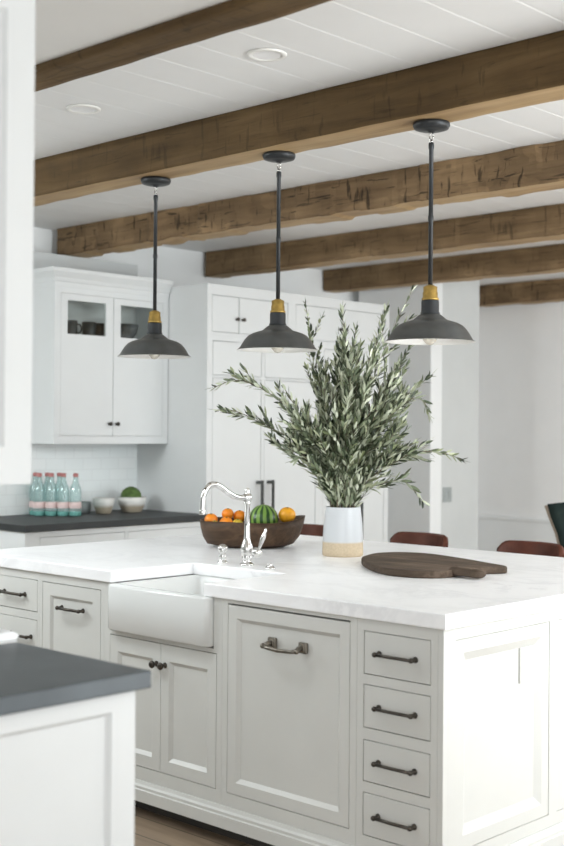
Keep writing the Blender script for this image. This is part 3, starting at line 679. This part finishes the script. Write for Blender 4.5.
branch([px(331, 484, -0.06), px(312, 462, -0.1), px(296, 450, -0.13), px(283, 447, -0.14)], 'short olive branch hanging over the left side of the vase above the bowl', GO, 0.02)
LAB = 'olive branch in the dense middle of the bunch, crossed by others like it'
for k in range(40):
    a = -1.0 + 2.0 * ((k * 0.618) % 1.0); w = rnd.uniform(-0.18, 0.22)
    tx = 350 + a * 66 + rnd.uniform(-9, 9); ty = 340 + abs(a) ** 1.6 * 62 + rnd.uniform(-14, 62)
    mx = 344 + a * 24; my = 455
    branch([px(mx, my, w * 0.35), px(345 + a * 47 + rnd.uniform(-6, 6), (my + ty) / 2 + 5, w * 0.75), px(tx, ty, w)], LAB, GO, 0.0165, start=0.2)
for k in range(14):
    a = -1 + 2 * (k + 0.5) / 14; w = rnd.uniform(-0.18, 0.08)
    branch([px(344 + a * 26, 478, w * 0.5), px(345 + a * 58, 448 + abs(a) * 8, w), px(347 + a * 84, 424 + abs(a) * 30 + rnd.uniform(-16, 16), w)], LAB, GO, 0.0165, start=0.2)

# serving board
bo = [(-1.125, 1.0), (-1.15, 1.09), (-1.12, 1.185), (-1.04, 1.235), (-0.95, 1.238), (-0.856, 1.214), (-0.71, 1.165), (-0.60, 1.118), (-0.49, 1.075), (-0.462, 1.035), (-0.50, 0.965), (-0.535, 0.885),
      (-0.53, 0.80), (-0.535, 0.735), (-0.585, 0.675), (-0.66, 0.645), (-0.76, 0.655), (-0.87, 0.715), (-1.0, 0.82), (-1.085, 0.915)]
bs = [ (p.x, p.y) for p in cr([(a, b, 0) for a, b in bo] + [(bo[0][0], bo[0][1], 0)], 4)][:-1]
sb = thing('serving_board', 'dark weathered round wooden serving board lying on the marble island', 'serving board', (-0.8, 0.93, 0.92))
MB().poly(bs, 0.9203, 0.948, 0.006, 2).build('board', M['board'], sb)
hd = MB(); hp = [Vector((-0.545, 0.815, 0.938)), Vector((-0.51, 0.812, 0.938)), Vector((-0.47, 0.81, 0.938)), Vector((-0.43, 0.805, 0.937)), Vector((-0.415, 0.802, 0.936)), Vector((-0.408, 0.80, 0.936))]
hd.tube(hp, [0.036, 0.032, 0.030, 0.031, 0.026, 0.014], 14)
for v in hd.bm.verts: v.co.z = 0.9405 + (v.co.z - 0.9375) * 0.55
hd.build('handle', M['board'], sb)

# ------------------------------------------------------------------ pendant lamps
def make_pendant(label):
    R_ = thing('pendant_lamp', label, 'pendant lamp', (0, 0, 0), 'black pendant lamps over the island')
    o = (0, 0, 0)
    MB().lathe([(0.0, 0.0), (0.066, 0.0), (0.069, -0.004), (0.069, -0.012), (0.064, -0.022), (0.045, -0.028), (0.016, -0.031), (0.010, -0.036), (0.0, -0.037)], o).build('canopy', M['irondark'], R_)
    st = MB(); loop = [(0.009 * math.cos(a), 0, -0.05 + 0.014 * math.sin(a)) for a in [2 * PI * k / 12 for k in range(13)]]; st.tube(loop, 0.0028, 6)
    st.tube([(0, 0, -0.064), (0, 0, -0.075)], 0.006, 10); st.build('swivel', M['chrome'], R_)
    s2 = MB(); s2.lathe([(0.0, -0.072), (0.0085, -0.073), (0.0105, -0.078), (0.0105, -0.095), (0.0085, -0.099), (0.0085, -0.345), (0.0105, -0.348), (0.0105, -0.362), (0.0085, -0.365), (0.0085, -0.612), (0.0, -0.612)], o, n=16); s2.build('rod', M['irondark'], R_)
    zb = -0.815     # rim
    MB().lathe([(0.0, zb + 0.212), (0.012, zb + 0.212), (0.020, zb + 0.207), (0.026, zb + 0.205), (0.026, zb + 0.185), (0.028, zb + 0.183), (0.028, zb + 0.165), (0.032, zb + 0.162), (0.032, zb + 0.155), (0.0, zb + 0.155)], o, n=24).build('socket_collar', M['brass'], R_)
    MB().lathe([(0.0, zb + 0.1548), (0.031, zb + 0.1548), (0.033, zb + 0.150), (0.033, zb + 0.112), (0.036, zb + 0.108), (0.036, zb + 0.1045), (0.0, zb + 0.1045)], o, n=28).build('socket_cup', M['irondark'], R_)
    outer = [(0.034, 0.104), (0.044, 0.098), (0.056, 0.088), (0.064, 0.081), (0.082, 0.076), (0.104, 0.069), (0.122, 0.059), (0.136, 0.044), (0.148, 0.026), (0.157, 0.010), (0.163, 0.004), (0.1675, 0.002), (0.169, 0.0)]
    MB().lathe([(r, zb + z) for r, z in outer], o, n=56).build('shade', M['iron'], R_)
    inn = [(0.169, 0.0), (0.166, -0.0005), (0.160, 0.001), (0.154, 0.007), (0.145, 0.023), (0.133, 0.041), (0.119, 0.056), (0.102, 0.066), (0.06, 0.078), (0.03, 0.098), (0.0, 0.099)]
    MB().lathe([(r, zb + z) for r, z in inn], o, n=56).build('shade_lining', M['enamel'], R_)
    MB().lathe([(0.0, zb - 0.012), (0.012, zb - 0.009), (0.024, zb + 0.004), (0.029, zb + 0.022), (0.026, zb + 0.04), (0.016, zb + 0.06), (0.013, zb + 0.09)], o, n=20).build('bulb', M['bulb'], R_)
    return R_
p0 = make_pendant('matt black pendant lamp with brass collar, leftmost, in front of the glazed wall cabinet')
PY, PZ = 0.66, 2.618
for i, (x, lab) in enumerate(((-2.115, None), (-1.335, 'matt black pendant lamp with brass collar, the middle one, left of the olive branches'), (-0.552, 'matt black pendant lamp with brass collar, rightmost and largest looking, over the olive branches'))):
    o = p0 if i == 0 else copy_tree(p0)
    o.location = (x, PY, PZ)
    if lab: o['label'] = lab

# ------------------------------------------------------------------ left wall: hutch, counter, tall cabinets
XU = -4.10; fu = FX(XU)
hu = thing('wall_cabinet', 'white glazed two-door wall cabinet above the black stone counter', 'cabinet', (-4.26, 2.0, 1.375))
y0, y1, z0, z1 = 1.55, 2.485, 1.375, 2.36
c = MB(); c.box(-4.418, XU - 0.021, y0, y0 + 0.02, z0, z1); c.box(-4.418, XU - 0.021, y1 - 0.02, y1, z0, z1); c.box(-4.418, XU - 0.021, y0 + 0.02, y1 - 0.02, z0, z0 + 0.03); c.box(-4.418, XU - 0.021, y0 + 0.02, y1 - 0.02, z1 - 0.03, z1); c.box(-4.418, -4.408, y0 + 0.02, y1 - 0.02, z0 + 0.03, z1 - 0.03)
c.build('carcass', M['white'], hu)
MB().box(-4.407, XU - 0.023, y0 + 0.021, y1 - 0.021, 2.035, 2.058).build('shelf', M['white'], hu)
MB().frame(fu, y0, y1, z0, z1, [(1.598, 2.437, 1.425, 2.32)], -0.0205, 0).build('face_frame', M['white'], hu)
for (a, b, g0, g1, ky) in ((1.598, 2.0165, 1.650, 1.955, 1.985), (2.0165, 2.437, 2.075, 2.385, 2.046)):
    d = MB().frame(fu, a + 0.002, b - 0.002, 1.427, 2.318, [(g0, g1, 2.066, 2.277)], -0.02, -0.001).build('door', M['white'], hu)
    MB().box(XU - 0.013, XU - 0.009, g0 + 0.0005, g1 - 0.0005, 2.0665, 2.2765).build('pane', M['pane'], d)
    MB().lathe([(0.0, 0.0), (0.009, 0.0), (0.005, 0.005), (0.005, 0.012), (0.013, 0.018), (0.013, 0.024), (0.0, 0.028)], (XU - 0.001, ky, 1.503), (1, 0, 0), 16).build('knob', M['bronze'], d)
def crown(x, ya, yb, za, mat, parent, back):
    prof = [(0, 0), (0.006, 0.0), (0.006, 0.03), (0.012, 0.034), (0.02, 0.055), (0.045, 0.085), (0.05, 0.088), (0.05, 0.112), (0, 0.112)]
    t = bmesh.new(); rings = []
    for (bx, by, ex, ey) in ((back, ya, 0, -1), (x, ya, 1, -1), (x, yb, 1, 0)):
        rings.append([t.verts.new((bx + ex * o, by + ey * o, za + z)) for o, z in prof])
    for a, b in zip(rings, rings[1:]):
        for j in range(len(prof) - 1): t.faces.new((a[j], a[j + 1], b[j + 1], b[j]))
    t.faces.new([t.verts.new(v) for v in ((back, ya, za + 0.111), (x, ya, za + 0.111), (x, yb, za + 0.111), (back, yb, za + 0.111))])
    bmesh.ops.recalc_face_normals(t, faces=list(t.faces)); mb = MB(); mb._merge(t); return mb.build('crown', mat, parent)
crown(XU, y0, y1, z1 - 0.004, M['white'], hu, -4.418)
# mugs and bowl behind the glass
def mug(y, x, label, flip=1, handle=True):
    t = thing('mug', label, 'mug', (x, y, 2.0585), 'dark mugs in the wall cabinet')
    MB().lathe([(0.0, 0), (0.041, 0), (0.044, 0.004), (0.046, 0.1), (0.044, 0.101), (0.041, 0.098), (0.039, 0.008), (0.0, 0.006)], (x, y, 2.0585), n=28).build('cup', M['black'], t)
    if handle: MB().tube(cr([(x + 0.005, y + flip * 0.043, 2.138), (x + 0.012, y + flip * 0.068, 2.136), (x + 0.014, y + flip * 0.078, 2.112), (x + 0.012, y + flip * 0.068, 2.087), (x + 0.005, y + flip * 0.043, 2.083)], 5), 0.0055, 8).build('handle', M['black'], t)
mug(1.745, -4.20, 'dark mug with handle at the left behind the left cabinet pane')
mug(1.895, -4.20, 'dark mug in the middle behind the left cabinet pane', 1, False)
mug(2.01, -4.23, 'dark mug at the right edge behind the left cabinet pane', 1, False)
single(MB().lathe([(0.0, 0), (0.05, 0), (0.055, 0.004), (0.085, 0.05), (0.1, 0.105), (0.097, 0.106), (0.08, 0.052), (0.05, 0.01), (0.0, 0.008)], (-4.22, 2.20, 2.0585), n=36), 'dark_bowl', M['black'], (-4.22, 2.20, 2.0585), 'dark flared bowl behind the right pane of the wall cabinet', 'bowl')
# base cabinet and counter
XB = -3.69; fb = FX(XB)
bc = thing('base_cabinet', 'white base cabinet with drawers under the black stone counter', 'cabinet', (-4.05, 1.77, 0))
MB().box(-4.418, XB - 0.022, 1.06, 2.485, 0.1, 0.8795).build('carcass', M['white'], bc)
dr = [(1.16, 1.79, 0.70, 0.845), (1.81, 2.45, 0.70, 0.845)]; drs = [(1.16, 1.79, 0.14, 0.675), (1.81, 2.45, 0.14, 0.675)]
MB().frame(fb, 1.06, 2.485, 0.1, 0.8795, dr + drs, -0.0215, 0).build('face_frame', M['white'], bc)
MB().box(-4.40, XB - 0.07, 1.07, 2.48, 0.0, 0.0995).build('plinth', M['white'], bc)
for (a, b, c0, c1) in dr: d = MB().box(XB - 0.02, XB, a + 0.003, b - 0.003, c0 + 0.003, c1 - 0.003, 0.001).build('drawer', M['white'], bc)
for (a, b, c0, c1) in drs: d = MB().shaker(fb, a + 0.003, b - 0.003, c0 + 0.003, c1 - 0.003, 0.06).build('door', M['white'], bc)
single(MB().box(-4.4185, -3.66, 1.04, 2.488, 0.88, 0.92, 0.004, 2), 'hutch_countertop', M['stoneblk'], (-4.04, 1.76, 0.88), 'black stone countertop below the white wall cabinet', 'countertop')
# bottles
def bottle(x, y, label, grp):
    t = thing('water_bottle', label, 'bottle', (x, y, 0.92), grp); c = (x, y, 0.92)
    MB().lathe([(0.0, 0.012), (0.030, 0.010), (0.036, 0.02), (0.037, 0.03), (0.037, 0.15), (0.034, 0.175), (0.022, 0.205), (0.0155, 0.225), (0.0145, 0.252), (0.0, 0.252)], c, n=24).build('body', M['bottle'], t)
    MB().lathe([(0.0, 0.0), (0.034, 0.0), (0.0373, 0.006), (0.0373, 0.028)], c, n=24).build('foot', M['bottlebase'], t)
    MB().lathe([(0.0378, 0.048), (0.0378, 0.088)], c, n=24).build('paper_label', M['label'], t)
    MB().lathe([(0.0165, 0.246), (0.0165, 0.268), (0.0, 0.27)], c, n=18).build('cap', M['cap'], t)
    return t
GB = 'teal glass water bottles on the black counter'
B0 = Vector((-4.300, 1.590, 0))
for k, l in enumerate(('teal glass water bottle at the front left of the bottle cluster', 'teal glass water bottle in front, second from the left', 'teal glass water bottle in front, third from the left', 'teal glass water bottle nearest the stoneware bowls')):
    p = B0 + U * (0.0765 * k); bottle(p.x, p.y, l, GB)
for k in (-0.5, 0.5, 1.5):
    p = B0 + U * (0.0765 * k) + W * 0.0695; bottle(p.x, p.y, 'teal glass water bottle half hidden at the back of the bottle cluster', GB)
# counter bowls
def lbowl(name, x, y, r, h, label):
    single(MB().lathe([(0.0, 0), (r * 0.62, 0), (r * 0.66, 0.004), (r * 0.93, h * 0.6), (r, h), (r * 0.97, h + 0.001), (r * 0.88, h * 0.6), (r * 0.58, 0.012), (0.0, 0.01)], (x, y, 0.92), n=36), name, M['bowlst'], (x, y, 0.92), label, 'bowl')
lbowl('stoneware_bowl', -4.20, 2.025, 0.073, 0.10, 'small white and tan stoneware bowl next to the water bottles')
lbowl('stoneware_bowl', -4.19, 2.255, 0.098, 0.10, 'larger white and tan stoneware bowl with a green artichoke in it')
single(MB().lathe([(0.0, 0), (0.045, 0), (0.055, 0.02), (0.058, 0.07), (0.055, 0.071), (0.05, 0.02), (0.0, 0.01)], (-4.345, 1.965, 0.92), n=28), 'grey_cup', M['grey'], (-4.345, 1.965, 0.92), 'small grey cup behind the small stoneware bowl', 'cup')
def artichoke():
    t = bmesh.new(); bmesh.ops.create_uvsphere(t, u_segments=28, v_segments=18, radius=0.075)
    for v in t.verts:
        n = v.co.normalized(); th = math.atan2(n.y, n.x); ph = math.acos(max(-1, min(1, n.z)))
        k = 1 + 0.07 * abs(math.sin(th * 6 + (int(ph * 6) % 2) * PI / 2)) * abs(math.sin(ph * 9)); v.co = n * 0.068 * k; v.co.z *= 0.95
        v.co += Vector((-4.19, 2.248, 1.022))
    for f in t.faces: f.smooth = True
    mb = MB(); mb._merge(t); return mb
single(artichoke(), 'artichoke', M['moss'], (-4.19, 2.248, 0.955), 'green artichoke sitting in the larger stoneware bowl', 'vegetable')

# tall cabinets
XT = -3.72; ft = FX(XT)
def tall(label, ya, yb, za, zb, fronts, handles=(), knobs=(), left=False, xt=XT):
    t = thing('tall_cabinet', label, 'cabinet', (-4.1, (ya + yb) / 2, 0), None)
    MB().box(-4.498, xt - 0.0225, ya, yb, za, zb).build('carcass', M['white'], t)
    MB().frame(ft, ya, yb, za, zb, fronts, -0.022, 0).build('face_frame', M['white'], t)
    for (a, b, c, d) in fronts:
        o = MB().box(xt - 0.02, xt - 0.001, a + 0.004, b - 0.004, c + 0.004, d - 0.004, 0.001).build('door', M['white'], t)
        for (hy, h0, h1) in handles:
            if a < hy < b and c < h0 < d:
                hm = MB(); hm.tube([(xt + 0.05, hy, h0), (xt + 0.05, hy, h1)], 0.011, 12)
                for zz in (h0 + 0.015, h1 - 0.015): hm.tube([(xt - 0.001, hy, zz), (xt + 0.05, hy, zz)], 0.012, 10)
                hm.build('handle', M['iron'], o)
        for (ky, kz) in knobs:
            if a < ky < b and c < kz < d:
                MB().lathe([(0.0, 0.0), (0.009, 0.0), (0.005, 0.005), (0.005, 0.012), (0.013, 0.018), (0.013, 0.026), (0.0, 0.03)], (xt - 0.001, ky, kz), (1, 0, 0), 16).build('knob', M['bronze'], o)
    return t
tall('white panelled fridge column in the tall cabinet wall beside the black counter', 2.49, 3.015, 0.0, 2.095, [(2.54, 3.0, 0.1, 1.815), (2.54, 3.0, 1.83, 2.06)], [(2.965, 0.45, 1.13)])
tall('white panelled freezer column behind the fruit bowl and olive branches', 3.0155, 3.60, 0.0, 2.095, [(3.03, 3.56, 0.1, 1.815), (3.03, 3.56, 1.83, 2.06)], [(3.07, 0.45, 1.13)])
tall('white pantry cabinet behind the vase, right of the freezer column', 3.6005, 4.39, 0.0, 2.095, [(3.64, 4.34, 0.1, 2.06)], [(4.02, 0.5, 0.945)])
t = tall('white upper cabinet with a pair of small dark knobs above the fridge', 2.49, 3.30, 2.0955, 2.43, [(2.53, 2.78, 2.115, 2.36), (2.784, 3.26, 2.115, 2.36)], (), [(2.755, 2.21), (2.812, 2.21)])
tall('white upper cabinet above the freezer, behind the olive branch tips', 3.3005, 4.39, 2.0955, 2.43, [(3.34, 3.84, 2.115, 2.36), (3.844, 4.35, 2.115, 2.36)], (), [(3.815, 2.21), (3.87, 2.21)])
# light switch on the pier
sw = thing('light_switch', 'pale double switch plate on the white wall pier behind the olive branches', 'switch', (-3.738, 5.17, 0.97))
MB().box(-3.7395, -3.732, 5.12, 5.235, 0.90, 1.02, 0.002).build('cover_plate', M['grey'], sw)
rk = MB(); rk.box(-3.7325, -3.728, 5.138, 5.168, 0.93, 0.99, 0.001); rk.box(-3.7325, -3.728, 5.187, 5.217, 0.93, 0.99, 0.001); rk.build('rocker', M['grey'], sw)

# ------------------------------------------------------------------ near left cabinets
XF = 0.04; ff = FX(XF)
nb = thing('base_cabinet', 'blurred white base cabinet end with one recessed panel at the lower left', 'cabinet', (-1.0, -1.55, 0))
MB().box(-2.6, XF - 0.0225, -1.879, -1.238, 0.0, 0.8795).build('carcass', M['white'], nb)
MB().shaker(ff, -1.879, -1.238, 0.0, 0.8795, 0.067, 0.010, 0.012, 0.022, top=0.043, bot=0.12).build('panel', M['white'], nb)
fn = lambda u, v, n: (u, -1.238 + n, v)
for k in range(4):
    d = MB().shaker(fn, -2.58 + k * 0.64, -2.58 + (k + 1) * 0.64 - 0.006, 0.12, 0.86, 0.06, n1=0.02).build('door', M['white'], nb)
single(MB().box(-2.6, 0.062, -1.8795, -1.208, 0.88, 0.92, 0.004, 2), 'perimeter_countertop', M['stone'], (-1.27, -1.55, 0.88), 'dark grey soapstone countertop at the lower left with a pale honed edge', 'countertop')
nu = thing('wall_cabinet', 'blurred white wall cabinet end cut by the left picture edge', 'cabinet', (-1.0, -1.7, 1.353))
MB().box(-2.6, 0.0, -1.879, -1.515, 1.353, 2.6425).build('carcass', M['white'], nu)
MB().shaker(FX(0.022), -1.879, -1.515, 1.353, 2.45, 0.068, 0.008, 0.012, 0.0215, bot=0.078, top=0.1).build('panel', M['white'], nu)
MB().box(0.0005, 0.022, -1.879, -1.515, 2.4505, 2.6425).build('crown', M['white'], nu)
# folded tea towel
def towel():
    mb = MB(); t = bmesh.new(); prof = [(-0.30, 0.0), (-0.02, 0.0), (0.0, 0.006), (0.008, 0.016), (0.0, 0.028), (-0.02, 0.034), (-0.30, 0.030)]
    rings = []
    for i in range(13):
        x = -0.90 + 0.405 * i / 12; k = 0.004 * math.sin(i * 1.3)
        rings.append([t.verts.new((x + (0.03 if i == 12 and z in (0.0, 0.030) else 0) - (0.0), -1.192 + y + k, 0.9205 + z * 0.72 * (1 + 0.12 * math.sin(i * 0.9)))) for y, z in prof])
    for a, b in zip(rings, rings[1:]):
        for j in range(len(prof)):
            f = t.faces.new((a[j], a[(j + 1) % len(prof)], b[(j + 1) % len(prof)], b[j])); f.smooth = True
    t.faces.new(rings[0]); t.faces.new(rings[-1][::-1]); bmesh.ops.recalc_face_normals(t, faces=list(t.faces)); mb._merge(t); return mb
single(towel(), 'folded_tea_towel', M['towel'], (-0.73, -1.4, 0.9205), 'folded white tea towel on the soapstone counter at the left edge', 'towel')

# ------------------------------------------------------------------ stools and chair
def make_stool(label):
    t = thing('counter_stool', label, 'stool', (0, 0, 0), 'leather counter stools behind the island')
    def sweep(za, zb, r, a0, a1, th, tilt=0.0):
        tt = bmesh.new(); rings = []; n = 20
        for i in range(n + 1):
            a = math.radians(a0 + (a1 - a0) * i / n); e = min(i, n - i) / n
            drop = 0.035 * max(0, 1 - e / 0.14) ** 2
            ring = []
            for (dr_, z) in ((0, za), (th, za), (th, zb - drop - 0.008), (th * 0.5, zb - drop), (0, zb - drop - 0.008)):
                rr_ = r - dr_ + (z - za) * tilt; ring.append(tt.verts.new((rr_ * math.sin(a), -0.02 + rr_ * math.cos(a) * 0.9, z)))
            rings.append(ring)
        for a, b in zip(rings, rings[1:]):
            for j in range(5):
                f = tt.faces.new((a[j], a[(j + 1) % 5], b[(j + 1) % 5], b[j])); f.smooth = j in (2, 3)
        tt.faces.new(rings[0]); tt.faces.new(rings[-1][::-1]); bmesh.ops.recalc_face_normals(tt, faces=list(tt.faces))
        m = MB(); m._merge(tt); return m
    sweep(0.74, 0.94, 0.222, -52, 52, 0.028, 0.12).build('backrest', M['leather'], t)
    seat = MB(); pts = rrect(-0.21, 0.21, -0.21, 0.19, 0.07); seat.poly(pts, 0.60, 0.665, 0.02, 3); seat.build('seat', M['leather'], t)
    for sx in (-1, 1):
        for sy in (-1, 1):
            MB().tube([(sx * 0.21, sy * 0.2 - 0.005, 0.0), (sx * 0.185, sy * 0.165 - 0.005, 0.60)], [0.014, 0.018], 10).build('leg', M['legwood'], t)
        MB().tube([(sx * 0.165, 0.12, 0.60), (sx * 0.170, 0.125, 0.75), (sx * 0.172, 0.125, 0.79)], 0.013, 8).build('back_post', M['legwood'], t)
    fr2 = MB()
    for (a, b) in (((-0.2, -0.19), (0.2, -0.19)), ((-0.2, 0.18), (0.2, 0.18)), ((-0.2, -0.19), (-0.2, 0.18)), ((0.2, -0.19), (0.2, 0.18))): fr2.tube([(*a, 0.2), (*b, 0.2)], 0.009, 8)
    fr2.build('footrest', M['legwood'], t)
    return t
s0 = make_stool('brown leather counter stool behind the vase, leftmost of the three')
for i, (x, y, rz, lab) in enumerate(((-2.44, 1.99, 0.0, None), (-1.70, 2.0, 0.0, 'brown leather counter stool behind the serving board, the middle of three'), (-1.02, 1.985, 0.0, 'brown leather counter stool at the right, beside the black dining chair'))):
    o = s0 if i == 0 else copy_tree(s0)
    o.location = (x, y, 0); o.rotation_euler = (0, 0, rz)
    if lab: o['label'] = lab
dc = thing('dining_chair', 'black upholstered dining chair with pale wood edge at the right picture edge', 'chair', (0, 0, 0))
def chair_back(th0, th1, grow):
    t = bmesh.new(); rings = []
    rows = [(0.46, 0.15), (0.60, 0.155), (0.75, 0.18), (0.90, 0.222), (1.02, 0.265), (1.085, 0.285)]
    for z, hw in rows:
        ring = []
        for k in range(13):
            s = -1 + 2 * k / 12; x = s * (hw + grow); y = 0.24 + 0.10 * (z - 0.46) - 0.10 * s * s
            ring.append((x, y, z - 0.02 * s * s * (z > 1.0) - (0.5 * grow if z > 1.05 else 0)))
        rings.append(ring)
    F = [[t.verts.new((x, y + th0, z)) for x, y, z in r] for r in rings]; B = [[t.verts.new((x, y + th1, z)) for x, y, z in r] for r in rings]
    for G_ in (F, B):
        for a, b in zip(G_, G_[1:]):
            for k in range(12): f = t.faces.new((a[k], a[k + 1], b[k + 1], b[k])); f.smooth = True
    for k in range(12): t.faces.new((F[0][k], F[0][k + 1], B[0][k + 1], B[0][k])); t.faces.new((F[-1][k], F[-1][k + 1], B[-1][k + 1], B[-1][k]))
    for a, b, c, d in zip(F, F[1:], B, B[1:]):
        t.faces.new((a[0], b[0], d[0], c[0])); t.faces.new((a[-1], b[-1], d[-1], c[-1]))
    bmesh.ops.recalc_face_normals(t, faces=list(t.faces)); m = MB(); m._merge(t); return m
chair_back(-0.03, 0.0, 0.0).build('backrest', M['velvet'], dc)
chair_back(0.0005, 0.022, 0.022).build('back_shell', M['palewood'], dc)
MB().poly(rrect(-0.23, 0.23, -0.24, 0.2, 0.08), 0.42, 0.50, 0.02, 3).build('seat', M['velvet'], dc)
for sx in (-1, 1):
    for sy in (-1, 1): MB().tube([(sx * 0.22, sy * 0.2, 0.0), (sx * 0.19, sy * 0.16, 0.42)], [0.012, 0.018], 10).build('leg', M['palewood'], dc)
dc.location = (-1.19, 3.0, 0); dc.rotation_euler = (0, 0, math.radians(20))

for o in bpy.data.objects:
    if '_o' in o: del o['_o']

# ------------------------------------------------------------------ light
w = bpy.data.worlds.new('World'); bpy.context.scene.world = w; w.use_nodes = True
bg = w.node_tree.nodes['Background']; bg.inputs[0].default_value = (0.90, 0.965, 1.0, 1); bg.inputs[1].default_value = 0.5
def area(name, loc, target, sx, sy, power, c=(1, 1, 1), spread=180):
    l = bpy.data.lights.new(name, 'AREA'); l.shape = 'RECTANGLE'; l.size = sx; l.size_y = sy; l.energy = power; l.color = c; l.spread = math.radians(spread)
    o = bpy.data.objects.new(name, l); col.objects.link(o); o.location = loc
    d = Vector(target) - Vector(loc); o.rotation_euler = d.to_track_quat('-Z', 'Y').to_euler(); return o
CW = (0.92, 0.975, 1.0)
area('window_light', (5.2, 3.0, 1.2), (-2, 2.2, 1.2), 5.5, 2.2, 30, CW)
area('floor_bounce_fill', (2.6, 2.5, 0.06), (2.2, 2.5, 3.0), 4.0, 7.0, 520, CW)  # added uplight for ceiling and beams, in place of sunlit floor bounce
area('rear_fill_light', (3.2, -4.6, 1.6), (-1.5, 1.0, 1.2), 3.0, 2.2, 74, (0.98, 0.995, 1.0))  # unseen fill added behind the camera to light the cabinet fronts
area('side_window_light', (5.2, -0.5, 1.25), (0, -0.6, 1.0), 1.8, 1.8, 24, CW)
area('aisle_fill_light', (-2.2, -1.1, 2.5), (-2.3, 0.15, 0.6), 2.9, 0.5, 11.5, CW, 105)  # unseen fill added under the soffit to lift island front and countertop
area('left_fill_light', (-3.6, -1.7, 2.2), (-4.2, 1.6, 1.4), 0.8, 0.6, 42, (0.93, 0.985, 1.0))  # unseen lamp added in the light mix to lift left-rear surfaces
area('dining_fill_light', (1.6, 4.6, 2.55), (0.6, 4.0, 0.0), 2.0, 2.0, 115, CW)  # unseen fill added high over the dining side, no fixture there
area('back_fill_light', (3.0, 1.0, 2.3), (-1.5, 7.0, 1.0), 2.0, 1.2, 118, CW)  # unseen fill added in mid-room for the back wall and island end

# ------------------------------------------------------------------ camera
F_PX, YAW, PITCH, ROLL = 1243.2, 0.75871, 0.005982, 0.007793
f = Vector((-math.sin(YAW) * math.cos(PITCH), math.cos(YAW) * math.cos(PITCH), math.sin(PITCH)))
r = Vector((math.cos(YAW), math.sin(YAW), 0)); u = r.cross(f)
r2 = r * math.cos(ROLL) + u * math.sin(ROLL); u2 = u * math.cos(ROLL) - r * math.sin(ROLL)
cam = bpy.data.cameras.new('camera'); co = bpy.data.objects.new('camera', cam); col.objects.link(co)
mw = Matrix((r2, u2, -f)).transposed().to_4x4(); mw.translation = Vector((2.228, -3.068, 1.47)); co.matrix_world = mw
cam.sensor_fit = 'HORIZONTAL'; cam.sensor_width = 24.0; cam.lens = F_PX / 564.0 * 24.0
cam.clip_start = 0.05; cam.clip_end = 60
cam.dof.use_dof = True; cam.dof.focus_distance = 4.9; cam.dof.aperture_fstop = 2.8
sc = bpy.context.scene; sc.camera = co
sc.view_settings.view_transform = 'Standard'; sc.view_settings.look = 'None'; sc.view_settings.exposure = 0.15
sc.cycles.max_bounces = 10; sc.cycles.diffuse_bounces = 6; sc.cycles.use_denoising = True
